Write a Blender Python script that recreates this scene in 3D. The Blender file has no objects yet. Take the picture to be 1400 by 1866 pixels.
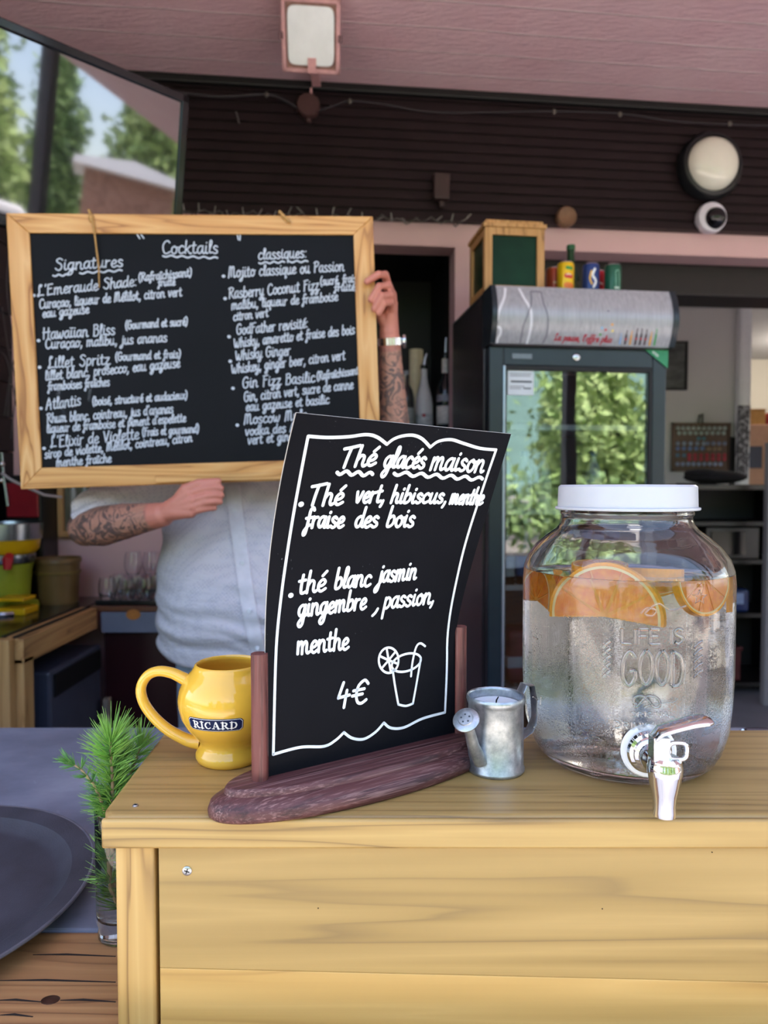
import bpy, bmesh, math, random
import numpy as np
from mathutils import Vector, Matrix

sc = bpy.context.scene
COL = sc.collection
random.seed(7)
R = math.radians

# ------------------------------------------------------------------ camera, world, sun, exposure
EYE = 1.34                      # camera height above the bar floor
FPX = 1300.0                    # focal length in pixels of the 1400x1866 frame
PITCH = math.atan(48 / FPX)
cam_d = bpy.data.cameras.new('camera')
cam = bpy.data.objects.new('camera', cam_d)
COL.objects.link(cam)
cam.location = (0, 0, EYE)
cam.rotation_euler = (math.pi / 2 - PITCH, 0, 0)
cam_d.sensor_fit = 'VERTICAL'
cam_d.sensor_height = 34.6
cam_d.sensor_width = 34.6 * 1400 / 1866
cam_d.lens = FPX / 1866 * 34.6
cam_d.clip_start = 0.02
cam_d.clip_end = 500
cam_d.dof.use_dof = True
cam_d.dof.focus_distance = 0.60
cam_d.dof.aperture_fstop = 7.4
sc.camera = cam

wd = bpy.data.worlds.new('sky')
sc.world = wd
wd.use_nodes = True
nt = wd.node_tree
sky = nt.nodes.new('ShaderNodeTexSky')
sky.sky_type = 'NISHITA'
sky.sun_disc = False
sky.sun_elevation = R(62)
sky.sun_rotation = R(-15)
sky.air_density = 1.0
sky.dust_density = 2.5
wm = nt.nodes.new('ShaderNodeMix')
wm.data_type = 'RGBA'
wm.blend_type = 'MULTIPLY'
wm.inputs[0].default_value = 1
wm.inputs[7].default_value = (1.10, .97, .90, 1)      # hazy summer sky, a little warmer than clear blue
nt.links.new(sky.outputs[0], wm.inputs[6])
nt.links.new(wm.outputs[2], nt.nodes['Background'].inputs[0])
nt.nodes['Background'].inputs[1].default_value = 0.48

sun_d = bpy.data.lights.new('sun', 'SUN')
sun_d.energy = 5.0
sun_d.angle = R(1.0)
sun_d.color = (1.0, 0.95, 0.86)
sun = bpy.data.objects.new('sun', sun_d)
COL.objects.link(sun)
sun.rotation_euler = (R(-26), 0, R(-15))     # high behind the building: the terrace stays in the roof's shade

sc.view_settings.view_transform = 'Standard'
sc.view_settings.look = 'None'
sc.view_settings.gamma = 1
sc.view_settings.exposure = 1.14
try:
    sc.view_settings.use_curve_mapping = False
    sc.cycles.max_bounces = 14
    sc.cycles.transmission_bounces = 14
    sc.cycles.transparent_max_bounces = 12
    sc.cycles.sample_clamp_indirect = 6
    sc.cycles.caustics_reflective = False
    sc.cycles.caustics_refractive = True
except Exception:
    pass

# ------------------------------------------------------------------ measuring helpers
_f = np.array([0, math.cos(PITCH), -math.sin(PITCH)])
_u = np.array([0, math.sin(PITCH), math.cos(PITCH)])
_r = np.array([1.0, 0, 0])
_O = np.array([0, 0, EYE])


def ray(x, y):
    return _f + _r * (x - 700) / FPX - _u * (y - 933) / FPX


def P(x, y, D):
    """the place at distance D (world y) seen at photo pixel x, y"""
    d = ray(x, y)
    return _O + d * D / d[1]


def G(x, y, z):
    """the place on the level plane z seen at photo pixel x, y"""
    d = ray(x, y)
    return _O + d * (z - EYE) / d[2]


def V3(a):
    return np.array(a, float)


# ------------------------------------------------------------------ mesh building
class MB:
    def __init__(s):
        s.v = []
        s.f = []

    def add(s, vs, fs, M=None):
        o = len(s.v)
        for p in vs:
            if M is not None:
                p = M @ Vector(p)
            s.v.append(tuple(float(c) for c in p))
        for q in fs:
            s.f.append(tuple(i + o for i in q))
        return s

    def box(s, c, size, M=None, yaw=0):
        x, y, z = size[0] / 2, size[1] / 2, size[2] / 2
        cy, sy = math.cos(yaw), math.sin(yaw)
        vs = []
        for a in (-1, 1):
            for b in (-1, 1):
                for d in (-1, 1):
                    px, py = a * x, b * y
                    vs.append((c[0] + px * cy - py * sy, c[1] + px * sy + py * cy, c[2] + d * z))
        fs = [(0, 1, 3, 2), (4, 6, 7, 5), (0, 4, 5, 1), (2, 3, 7, 6), (0, 2, 6, 4), (1, 5, 7, 3)]
        return s.add(vs, fs, M)

    def frame_box(s, o, ax, ay, az, x0, x1, y0, y1, z0, z1):
        """a box in a frame of axes ax, ay, az at o"""
        o, ax, ay, az = V3(o), V3(ax), V3(ay), V3(az)
        vs = [o + ax * x + ay * y + az * z for x in (x0, x1) for y in (y0, y1) for z in (z0, z1)]
        fs = [(0, 1, 3, 2), (4, 6, 7, 5), (0, 4, 5, 1), (2, 3, 7, 6), (0, 2, 6, 4), (1, 5, 7, 3)]
        return s.add(vs, fs)

    def tube(s, path, rad, seg=10, caps=True, flat=None):
        path = [V3(p) for p in path]
        n = len(path)
        if not hasattr(rad, '__len__'):
            rad = [rad] * n
        T = []
        for i in range(n):
            t = path[min(i + 1, n - 1)] - path[max(i - 1, 0)]
            T.append(t / (np.linalg.norm(t) + 1e-12))
        a = V3((0, 0, 1)) if abs(T[0][2]) < .9 else V3((1, 0, 0))
        if flat is not None:
            a = V3(flat[0])
        N = a - T[0] * (a @ T[0])
        N /= np.linalg.norm(N)
        vs = []
        for i in range(n):
            N = N - T[i] * (N @ T[i])
            N /= np.linalg.norm(N) + 1e-12
            B = np.cross(T[i], N)
            kx, ky = (1, 1) if flat is None else (flat[1], flat[2])
            for k in range(seg):
                an = 2 * math.pi * k / seg
                vs.append(path[i] + (N * math.cos(an) * kx + B * math.sin(an) * ky) * rad[i])
        fs = []
        for i in range(n - 1):
            for k in range(seg):
                k2 = (k + 1) % seg
                fs.append((i * seg + k, i * seg + k2, (i + 1) * seg + k2, (i + 1) * seg + k))
        if caps:
            fs.append(tuple(range(seg - 1, -1, -1)))
            fs.append(tuple((n - 1) * seg + k for k in range(seg)))
        return s.add(vs, fs)

    def lathe(s, prof, c=(0, 0, 0), axis=(0, 0, 1), seg=32, sx=1.0, sy=1.0):
        ax = V3(axis)
        ax /= np.linalg.norm(ax)
        a = V3((1, 0, 0)) if abs(ax[0]) < .9 else V3((0, 1, 0))
        X = a - ax * (a @ ax)
        X /= np.linalg.norm(X)
        Y = np.cross(ax, X)
        c = V3(c)
        vs, fs, rows = [], [], []
        for r, z in prof:
            if r < 1e-7:
                rows.append([len(vs)])
                vs.append(c + ax * z)
            else:
                rows.append(list(range(len(vs), len(vs) + seg)))
                for k in range(seg):
                    an = 2 * math.pi * k / seg
                    vs.append(c + ax * z + X * r * sx * math.cos(an) + Y * r * sy * math.sin(an))
        for A, B in zip(rows, rows[1:]):
            for k in range(seg):
                k2 = (k + 1) % seg
                if len(A) == 1 and len(B) == 1:
                    continue
                if len(A) == 1:
                    fs.append((A[0], B[k2], B[k]))
                elif len(B) == 1:
                    fs.append((A[k], A[k2], B[0]))
                else:
                    fs.append((A[k], A[k2], B[k2], B[k]))
        return s.add(vs, fs)

    def ball(s, c, r, seg=16, rings=10, M=None):
        if not hasattr(r, '__len__'):
            r = (r, r, r)
        vs, fs = [(0, 0, 1)], []
        for i in range(1, rings):
            t = math.pi * i / rings
            for k in range(seg):
                an = 2 * math.pi * k / seg
                vs.append((math.sin(t) * math.cos(an), math.sin(t) * math.sin(an), math.cos(t)))
        vs.append((0, 0, -1))
        for k in range(seg):
            fs.append((0, 1 + k, 1 + (k + 1) % seg))
        for i in range(rings - 2):
            for k in range(seg):
                a = 1 + i * seg + k
                b = 1 + i * seg + (k + 1) % seg
                fs.append((a, a + seg, b + seg, b))
        e = len(vs) - 1
        o = 1 + (rings - 2) * seg
        for k in range(seg):
            fs.append((e, o + (k + 1) % seg, o + k))
        q = []
        for p in vs:
            w = Vector((p[0] * r[0], p[1] * r[1], p[2] * r[2]))
            if M is not None:
                w = M @ w
            q.append((w[0] + c[0], w[1] + c[1], w[2] + c[2]))
        return s.add(q, fs)

    def limb(s, pts, rad, seg=16):
        """rounded tapering limb through pts"""
        s.tube(pts, rad, seg)
        for p, r in zip(pts, rad):
            s.ball(p, r, seg, 10)
        return s

    def prism(s, poly, o, ax, ay, az, d0, d1):
        """polygon (x, y) in axes ax, ay swept along az from d0 to d1"""
        o, ax, ay, az = V3(o), V3(ax), V3(ay), V3(az)
        n = len(poly)
        vs = [o + ax * x + ay * y + az * d0 for x, y in poly] + [o + ax * x + ay * y + az * d1 for x, y in poly]
        fs = [tuple(range(n - 1, -1, -1)), tuple(range(n, 2 * n))]
        for i in range(n):
            j = (i + 1) % n
            fs.append((i, j, n + j, n + i))
        return s.add(vs, fs)

    def grid(s, fn, us, vs_, closed_u=False):
        o = []
        for v in vs_:
            for u in us:
                o.append(fn(u, v))
        n, m = len(us), len(vs_)
        fs = []
        for j in range(m - 1):
            for i in range(n if closed_u else n - 1):
                i2 = (i + 1) % n
                fs.append((j * n + i, j * n + i2, (j + 1) * n + i2, (j + 1) * n + i))
        return s.add(o, fs)

    def sheet(s, fn, nrm, us, vs_, t):
        """closed thin sheet: surface fn(u, v), thickness t behind it"""
        n, m = len(us), len(vs_)
        A = [V3(fn(u, v)) for v in vs_ for u in us]
        B = [V3(fn(u, v)) - V3(nrm(u, v)) * t for v in vs_ for u in us]
        fs = []
        K = n * m
        for j in range(m - 1):
            for i in range(n - 1):
                a, b, c, d = j * n + i, j * n + i + 1, (j + 1) * n + i + 1, (j + 1) * n + i
                fs.append((a, b, c, d))
                fs.append((K + d, K + c, K + b, K + a))
        ring = [i for i in range(n)] + [j * n + n - 1 for j in range(1, m)] + [(m - 1) * n + i for i in range(n - 2, -1, -1)] + [j * n for j in range(m - 2, 0, -1)]
        for a, b in zip(ring, ring[1:] + ring[:1]):
            fs.append((b, a, K + a, K + b))
        return s.add(A + B, fs)


def wpos(o):
    p = V3(o.location)
    while o.parent:
        o = o.parent
        p = p + V3(o.location)
    return p


def link(name, mb, mat, parent=None, origin=None, smooth=40, bevel=0, bseg=2, label=None, recalc=True):
    """links an MB (or a (verts, faces) pair) as ONE mesh object; shapes are given in the room's own metres"""
    vs, fs = (mb.v, mb.f) if isinstance(mb, MB) else mb
    a = np.array(vs, float).reshape(-1, 3)
    if parent is not None:
        base = wpos(parent)
    elif origin is not None:
        base = V3(origin)
    else:
        lo, hi = a.min(0), a.max(0)
        base = V3(((lo[0] + hi[0]) / 2, (lo[1] + hi[1]) / 2, lo[2]))
    me = bpy.data.meshes.new(name)
    me.from_pydata((a - base).tolist(), [], fs)
    me.update()
    if 0 < len(fs) < 40000 and recalc:
        bm = bmesh.new()
        bm.from_mesh(me)
        bmesh.ops.recalc_face_normals(bm, faces=bm.faces)
        bm.to_mesh(me)
        bm.free()
    if smooth:
        me.polygons.foreach_set('use_smooth', [True] * len(me.polygons))
        me.set_sharp_from_angle(angle=R(smooth))
    for m in (mat if isinstance(mat, (list, tuple)) else [mat]):
        me.materials.append(m)
    o = bpy.data.objects.new(name, me)
    COL.objects.link(o)
    if parent is not None:
        o.parent = parent
    else:
        o.location = base
    if bevel:
        b = o.modifiers.new('b', 'BEVEL')
        b.width = bevel
        b.segments = bseg
        b.limit_method = 'ANGLE'
        b.angle_limit = R(40)
    if label:
        o['label'] = label
    return o


def tag(o, label, cat, group=None, kind=None):
    o['label'] = label
    o['category'] = cat
    if group:
        o['group'] = group
    if kind:
        o['kind'] = kind
    return o


def thing(name, label, cat, loc, group=None):
    o = bpy.data.objects.new(name, None)
    o.empty_display_size = .05
    COL.objects.link(o)
    o.location = [float(c) for c in loc]
    return tag(o, label, cat, group)


def dup(root, loc, label=None, yaw=None):
    def cp(o, parent):
        c = o.copy()
        COL.objects.link(c)
        c.parent = parent
        for ch in list(o.children):
            cp(ch, c)
        return c
    r = cp(root, None)
    r.location = [float(c) for c in loc]
    if yaw is not None:
        r.rotation_euler = (0, 0, yaw)
    if label:
        r['label'] = label
    return r


def struct(name, mb, mat, **k):
    o = link(name, mb, mat, **k)
    o['kind'] = 'structure'
    return o


# ------------------------------------------------------------------ materials
def lin(h):
    h = h.lstrip('#')
    c = [int(h[i:i + 2], 16) / 255 for i in (0, 2, 4)]
    return tuple(x / 12.92 if x <= .04045 else ((x + .055) / 1.055) ** 2.4 for x in c) + (1,)


def base_mat(name):
    m = bpy.data.materials.new(name)
    m.use_nodes = True
    return m, m.node_tree, m.node_tree.nodes['Principled BSDF']


def coords(t, scale=(1, 1, 1), rot=(0, 0, 0), loc=(0, 0, 0)):
    tc = t.nodes.new('ShaderNodeTexCoord')
    mp = t.nodes.new('ShaderNodeMapping')
    mp.inputs['Scale'].default_value = scale
    mp.inputs['Location'].default_value = loc
    src = tc.outputs['Object']
    if any(rot):
        m0 = t.nodes.new('ShaderNodeMapping')
        m0.inputs['Rotation'].default_value = rot
        t.links.new(src, m0.inputs[0])
        src = m0.outputs[0]
    t.links.new(src, mp.inputs[0])
    return mp.outputs[0]


def noise(t, vec, scale=5, detail=4, rough=.55, dist=0):
    n = t.nodes.new('ShaderNodeTexNoise')
    n.inputs['Scale'].default_value = scale
    n.inputs['Detail'].default_value = detail
    n.inputs['Roughness'].default_value = rough
    n.inputs['Distortion'].default_value = dist
    if vec is not None:
        t.links.new(vec, n.inputs['Vector'])
    return n.outputs['Fac']


def math_n(t, op, a, b=0.0, clamp=False):
    n = t.nodes.new('ShaderNodeMath')
    n.operation = op
    n.use_clamp = clamp
    for i, x in enumerate((a, b)):
        if isinstance(x, (int, float)):
            n.inputs[i].default_value = x
        else:
            t.links.new(x, n.inputs[i])
    return n.outputs[0]


def ramp(t, fac, stops):
    n = t.nodes.new('ShaderNodeValToRGB')
    el = n.color_ramp.elements
    while len(el) < len(stops):
        el.new(.5)
    for e, (p, c) in zip(el, stops):
        e.position = p
        e.color = c if len(c) == 4 else (*c, 1)
    t.links.new(fac, n.inputs[0])
    return n.outputs[0]


def mixc(t, fac, a, b, mode='MIX'):
    n = t.nodes.new('ShaderNodeMix')
    n.data_type = 'RGBA'
    n.blend_type = mode
    for s, x in ((n.inputs[0], fac), (n.inputs[6], a), (n.inputs[7], b)):
        if isinstance(x, (int, float)):
            s.default_value = x
        elif isinstance(x, tuple):
            s.default_value = x
        else:
            t.links.new(x, s)
    return n.outputs[2]


def bump(t, bs, h, strength=.3, dist=.001):
    n = t.nodes.new('ShaderNodeBump')
    n.inputs['Strength'].default_value = strength
    n.inputs['Distance'].default_value = dist
    t.links.new(h, n.inputs['Height'])
    t.links.new(n.outputs[0], bs.inputs['Normal'])


def M(name, col, rough=.5, metal=0, spec=.5, var=0.12, vscale=20, bmp=0, bscale=200, coat=0, trans=0, ior=1.45, sss=0, emit=0):
    """painted, plastic, metal or glass surface with a little uneven colour"""
    m, t, b = base_mat(name)
    c = lin(col) if isinstance(col, str) else col
    if var and not trans:
        n = noise(t, coords(t), vscale, 5)
        lo = tuple(x * (1 - var) for x in c[:3]) + (1,)
        hi = tuple(min(1, x * (1 + var)) for x in c[:3]) + (1,)
        t.links.new(ramp(t, n, [(.3, lo), (.7, hi)]), b.inputs['Base Color'])
    else:
        b.inputs['Base Color'].default_value = c
    b.inputs['Roughness'].default_value = rough
    b.inputs['Metallic'].default_value = metal
    b.inputs['Specular IOR Level'].default_value = spec
    b.inputs['Coat Weight'].default_value = coat
    b.inputs['Coat Roughness'].default_value = .05
    b.inputs['Transmission Weight'].default_value = trans
    b.inputs['IOR'].default_value = ior
    if sss:
        b.inputs['Subsurface Weight'].default_value = sss
        b.inputs['Subsurface Radius'].default_value = (.01, .005, .002)
        b.inputs['Subsurface Scale'].default_value = .4
    if emit:
        b.inputs['Emission Color'].default_value = c
        b.inputs['Emission Strength'].default_value = emit
    if bmp:
        bump(t, b, noise(t, coords(t), bscale, 3), bmp, .001)
    return m


def wood(name, light, mid, dark, axis='X', k=9.0, s=3.0, rough=.45, seed=0.0, rot=(0, 0, 0), fibre=.35, stretch=14.0, coat=0, bmp=.15):
    """planed timber: growth rings cut along the grain axis, fine fibres"""
    m, t, b = base_mat(name)
    st = {'X': (s / stretch, s, s), 'Y': (s, s / stretch, s), 'Z': (s, s, s / stretch)}[axis]
    v = coords(t, st, rot, (seed, seed * 1.7, seed * .6))
    n = noise(t, v, 2.2, 2.5, .45, .25)
    rings = math_n(t, 'MULTIPLY', n, k)
    rings = math_n(t, 'FRACT', rings)
    rc = ramp(t, rings, [(0, lin(mid)), (.45, lin(light)), (.80, lin(mid)), (.94, lin(dark)), (1, lin(mid))])
    fs = {'X': (4, 260, 260), 'Y': (260, 4, 260), 'Z': (260, 260, 4)}[axis]
    fib = noise(t, coords(t, fs, rot), 1.0, 3, .6)
    c = mixc(t, math_n(t, 'MULTIPLY', fib, fibre), rc, lin(dark))
    big = noise(t, coords(t, tuple(x * .7 for x in st), rot, (seed + 3, 0, 1)), 2.0, 2)
    c = mixc(t, ramp(t, big, [(.4, (0, 0, 0, 1)), (.7, (.6, .6, .6, 1))]), c, lin(mid))
    t.links.new(c, b.inputs['Base Color'])
    b.inputs['Roughness'].default_value = rough
    b.inputs['Coat Weight'].default_value = coat
    bump(t, b, fib, bmp, .0006)
    return m


def streaked(name, dark, mid, worn, axis='X', rot=(0, 0, 0), across=90, along=5, rough=.5, amount=.6):
    """stained turned timber, rubbed pale along the grain"""
    m, t, b = base_mat(name)
    st = {'X': (along, across, across), 'Y': (across, along, across), 'Z': (across, across, along)}[axis]
    n1 = noise(t, coords(t, st, rot), 1.0, 3, .55)
    n2 = noise(t, coords(t, tuple(x * 3.1 for x in st), rot, (1, 2, 3)), 1.0, 3, .6)
    c = ramp(t, n1, [(.32, lin(dark)), (.55, lin(mid)), (.8, lin(mid))])
    w = ramp(t, n2, [(.50, (0, 0, 0, 1)), (.66, (amount,) * 3)])
    w2 = ramp(t, noise(t, coords(t, tuple(x * .35 for x in st), rot, (5, 1, 2)), 1.0, 3), [(.38, (.12,) * 3), (.62, (1, 1, 1))])
    t.links.new(mixc(t, math_n(t, 'MULTIPLY', w, w2), c, lin(worn)), b.inputs['Base Color'])
    b.inputs['Roughness'].default_value = rough
    bump(t, b, n2, .35, .0006)
    return m


def glass(name, col=(1, 1, 1, 1), rough=0.0, ior=1.5):
    m, t, b = base_mat(name)
    b.inputs['Base Color'].default_value = col
    b.inputs['Transmission Weight'].default_value = 1
    b.inputs['Roughness'].default_value = rough
    b.inputs['IOR'].default_value = ior
    return m

# ------------------------------------------------------------------ handwriting: single-stroke letters (x-height 1)
GL = {
 'a': (1.0, '.82,.88 .5,1 .15,.75 .08,.3 .32,.02 .62,.25 .8,.85|.82,1 .78,.35 .9,.03 1.1,.12'),
 'b': (.95, '.2,1.9 .14,.9 .12,.1 .4,0 .75,.25 .8,.7 .55,.98 .2,.75'),
 'c': (.85, '.8,.82 .5,1 .15,.7 .12,.25 .4,0 .85,.18'),
 'd': (1.0, '.78,.85 .5,1 .15,.75 .1,.3 .35,.02 .65,.25 .8,.9|.86,1.9 .8,.9 .8,.2 1.0,.03'),
 'e': (.85, '.12,.42 .55,.52 .75,.78 .5,1 .18,.72 .12,.3 .4,0 .85,.2'),
 'f': (.75, '.8,1.65 .6,1.9 .35,1.6 .3,.6 .2,-.5 .0,-.75 -.05,-.4 .3,.1 .6,.25|.0,.85 .7,.95'),
 'g': (1.0, '.82,.88 .5,1 .15,.75 .1,.32 .35,.05 .65,.28 .8,.9|.84,1 .76,.1 .6,-.7 .3,-.95 .1,-.65 .45,-.2 1.05,.15'),
 'h': (1.0, '.2,1.9 .14,.9 .1,0|.12,.55 .4,.98 .7,.85 .7,.25 .85,.02 1.05,.12'),
 'i': (.5, '.2,1 .16,.3 .28,.02 .5,.12|.25,1.45 .27,1.5'),
 'j': (.55, '.35,1 .3,.1 .15,-.7 -.15,-.9 -.25,-.6 .1,-.2 .5,.1|.4,1.45 .42,1.5'),
 'k': (.9, '.2,1.9 .14,.9 .1,0|.75,1 .18,.45|.3,.55 .75,0 .95,.08'),
 'l': (.5, '.1,.3 .4,1.3 .38,1.85 .2,1.8 .14,.9 .2,.08 .5,.12'),
 'm': (1.5, '.12,1 .1,0|.1,.55 .4,1 .6,.85 .6,0|.6,.55 .9,1 1.12,.85 1.12,.25 1.25,.02 1.5,.12'),
 'n': (1.05, '.12,1 .1,0|.1,.55 .42,1 .72,.85 .72,.25 .85,.02 1.05,.12'),
 'o': (.95, '.5,1 .15,.75 .12,.28 .42,0 .75,.25 .78,.7 .5,1 .6,.82 1,.85'),
 'p': (.95, '.2,1 .12,0 .05,-.9|.16,.7 .45,1 .78,.8 .75,.3 .4,.03 .14,.2'),
 'q': (.95, '.8,.85 .5,1 .15,.75 .12,.3 .38,.03 .65,.25 .8,.95|.84,1 .78,0 .74,-.9 .95,-.55'),
 'r': (.72, '.12,1 .1,0|.1,.5 .28,.88 .62,.95'),
 's': (.8, '.68,.85 .4,1 .15,.8 .3,.56 .6,.4 .66,.15 .35,0 .05,.15'),
 't': (.7, '.32,1.6 .25,.6 .3,.08 .5,.02 .7,.12|.0,1.0 .6,1.08'),
 'u': (1.05, '.14,1 .12,.3 .35,.0 .65,.3 .78,1|.78,1 .74,.3 .85,.02 1.05,.12'),
 'v': (.9, '.08,1 .2,.4 .35,0 .6,.5 .78,1'),
 'w': (1.3, '.08,1 .15,.3 .35,.0 .6,.8|.6,.8 .65,.2 .85,.0 1.1,.6 1.15,1'),
 'x': (.85, '.1,1 .75,0|.75,1 .1,0'),
 'y': (.95, '.14,1 .14,.4 .35,.1 .65,.4 .8,1|.8,1 .7,0 .5,-.75 .2,-.9 .1,-.6 .5,-.15 1,.1'),
 'z': (.9, '.1,.95 .75,1|.75,1 .1,.02|.1,.02 .55,.1 .6,-.5 .25,-.9 .1,-.6 .5,-.15 .95,.1'),
 'A': (1.3, '.05,0 .3,.9 .6,1.9|.6,1.9 .85,.9 1.0,0|.2,.65 1.05,.75'),
 'B': (1.15, '.2,1.85 .15,0|.1,1.75 .6,1.9 .85,1.5 .6,1.05 .2,.98|.2,.98 .8,.95 1.0,.5 .7,.05 .1,.0'),
 'C': (1.15, '1,1.55 .75,1.9 .35,1.7 .1,1 .2,.3 .55,0 1.1,.25'),
 'D': (1.25, '.2,1.85 .15,0|.15,1.85 .8,1.7 1.1,1 .8,.2 .1,0'),
 'E': (1.1, '.2,1.8 .15,0|.15,1.8 .9,1.88|.15,.95 .75,1.02|.12,0 1,.08'),
 'F': (1.0, '.25,1.8 .18,0|.1,1.75 .95,1.88|.22,.95 .75,1.02'),
 'G': (1.25, '1,1.55 .75,1.9 .35,1.7 .1,1 .2,.25 .6,0 1.0,.3 1.0,.85|.65,.85 1.15,.88'),
 'H': (1.35, '.2,1.85 .15,0|1.0,1.9 .95,0|.0,.95 1.3,1.05'),
 'I': (.5, '.25,1.85 .2,0'),
 'J': (.9, '.7,1.85 .65,.5 .45,0 .1,.2'),
 'K': (1.1, '.2,1.85 .15,0|.9,1.85 .2,.85|.35,1 1,0'),
 'L': (1.05, '.55,1.5 .7,1.85 .4,1.9 .3,1.2 .35,.5 .1,.15 .15,-.05 .5,.12 1.05,.1'),
 'M': (1.6, '.05,.0 .2,1.0 .25,1.75|.25,1.75 .5,1.85 .62,1.2 .6,.1|.62,1.1 .85,1.85 1.1,1.7 1.15,.3 1.3,.02 1.55,.2'),
 'N': (1.3, '.15,0 .2,1.8|.2,1.8 .95,.05|.95,.05 1.0,1.85'),
 'O': (1.25, '.6,1.88 .2,1.5 .1,.8 .35,.1 .75,.05 1.05,.6 1.0,1.4 .6,1.88'),
 'P': (1.05, '.25,1.8 .18,0|.0,1.65 .5,1.9 .95,1.65 .85,1.1 .5,.88 .22,.9'),
 'R': (1.2, '.25,1.8 .18,0|.0,1.65 .5,1.9 .95,1.65 .85,1.15 .5,.92 .22,.95|.5,.92 .75,.4 1.15,.02'),
 'S': (1.05, '.95,1.6 .6,1.9 .2,1.6 .35,1.15 .8,.8 .85,.3 .45,0 .05,.3'),
 'T': (1.25, '.0,1.7 .5,1.78 1.3,1.95|.62,1.8 .5,.9 .42,0'),
 'V': (1.1, '.05,1.8 .25,.9 .45,.0|.45,.0 .75,.9 1.0,1.85'),
 'W': (1.6, '.05,1.6 .15,.6 .4,.0 .7,.9|.7,.9 .8,.2 1.05,.0 1.35,.7 1.4,1.6'),
 ',': (.45, '.28,.15 .2,-.2 .08,-.45'),
 '.': (.4, '.15,.04 .18,.06'),
 ':': (.45, '.2,.9 .22,.93|.18,.1 .2,.13'),
 "'": (.4, '.25,1.9 .18,1.5'),
 '(': (.6, '.5,2.0 .2,1.3 .15,.5 .45,-.35'),
 ')': (.6, '.1,2.0 .4,1.4 .4,.5 .05,-.35'),
 '-': (.7, '.1,.5 .6,.5'),
 '4': (1.0, '.3,1.9 .1,.95 .05,.7|.05,.7 .85,.85|.62,1.25 .58,.6 .55,-.1'),
 '\u20ac': (1.2, '1.1,1.6 .8,1.9 .4,1.5 .3,.8 .45,.2 .75,.05 1.1,.3|.05,1.15 .85,1.25|.0,.75 .75,.85'),
 ' ': (.75, ''),
}
ACC = {'\u00e9': ('e', '.4,1.3 .75,1.7'), '\u00ea': ('e', '.2,1.35 .45,1.65 .7,1.35'), '\u00ee': ('i', '.0,1.35 .25,1.6 .5,1.35'),
       '\u00e7': ('c', '.5,0 .6,-.2 .35,-.4'), '\u00fb': ('u', '.2,1.35 .45,1.65 .7,1.35'), '\u00ef': ('i', '.0,1.5 .02,1.52|.45,1.5 .47,1.52')}
# plain capitals for moulded and printed lettering (height 1)
CAPS = {
 'L': (.62, '0,1 0,0|0,0 .5,0'), 'I': (.26, '.08,1 .08,0'), 'F': (.62, '0,1 0,0|0,1 .5,1|0,.52 .4,.52'), 'E': (.66, '0,1 0,0|0,1 .5,1|0,.52 .42,.52|0,0 .52,0'),
 'S': (.66, '.5,.85 .28,1 .06,.85 .1,.62 .42,.42 .5,.2 .28,0 .02,.15'), 'G': (.74, '.56,.8 .32,1 .06,.75 .04,.25 .3,0 .56,.2 .56,.42|.34,.42 .58,.42'),
 'O': (.72, '.3,1 .06,.75 .06,.25 .3,0 .54,.25 .54,.75 .3,1'), 'D': (.72, '.04,1 .04,0|.04,1 .4,.92 .56,.6 .56,.38 .4,.08 .04,0'),
 'R': (.7, '.04,1 .04,0|.04,1 .42,.95 .5,.75 .4,.55 .04,.5|.26,.5 .52,0'), 'N': (.74, '.04,0 .04,1|.04,1 .54,0|.54,0 .54,1'), 'K': (.68, '.04,1 .04,0|.5,1 .06,.45|.2,.6 .52,0'),
 'J': (.56, '.4,1 .4,.25 .22,0 .02,.2'), 'A': (.7, '.0,0 .28,1|.28,1 .56,0|.1,.35 .46,.35'), ' ': (.4, ''), "'": (.2, '.08,1 .06,.8'),
}


def parse(s):
    return [[tuple(map(float, p.split(','))) for p in k.split()] for k in s.split('|') if k]


def smooth_line(pts, n=5):
    if len(pts) < 3:
        return [pts[0], ((pts[0][0] + pts[-1][0]) / 2, (pts[0][1] + pts[-1][1]) / 2), pts[-1]]
    p = [pts[0]] + list(pts) + [pts[-1]]
    out = []
    for i in range(1, len(p) - 2):
        for k in range(n):
            t = k / n
            out.append(tuple(.5 * (2 * p[i][j] + (p[i + 1][j] - p[i - 1][j]) * t + (2 * p[i - 1][j] - 5 * p[i][j] + 4 * p[i + 1][j] - p[i + 2][j]) * t * t
                                   + (3 * p[i][j] - p[i - 1][j] - 3 * p[i + 1][j] + p[i + 2][j]) * t ** 3) for j in (0, 1)))
    out.append(tuple(pts[-1]))
    return out


def text_strokes(s, font=GL):
    """strokes of a line of text, and its length, in x-heights"""
    x, out = 0.0, []
    for ch in s:
        ex = ''
        if font is GL and ch in ACC:
            ch, ex = ACC[ch]
        w, st = font.get(ch, font[' '])
        for k in parse(st) + parse(ex):
            out.append([(x + a, b) for a, b in smooth_line(k)])
        x += w + (.06 if font is GL else 0)
    return out, max(x - .15, .1)


def lay(s, p0, p1, xh, slant=.12, font=GL, wob=.03, asc=1.0):
    """text from p0 to p1 (both on the baseline, in surface metres), x-height xh"""
    st, L = text_strokes(s, font)
    dx, dy = p1[0] - p0[0], p1[1] - p0[1]
    out = []
    for k in st:
        q = []
        j = random.uniform(-wob, wob)
        for a, b in k:
            if font is GL:
                b = 1 + (b - 1) * asc if b > 1 else (b * asc if b < 0 else b)
            t = (a + slant * b) / L
            q.append((p0[0] + dx * t, p0[1] + dy * t + (b + j) * xh))
        out.append(q)
    return out


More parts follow.
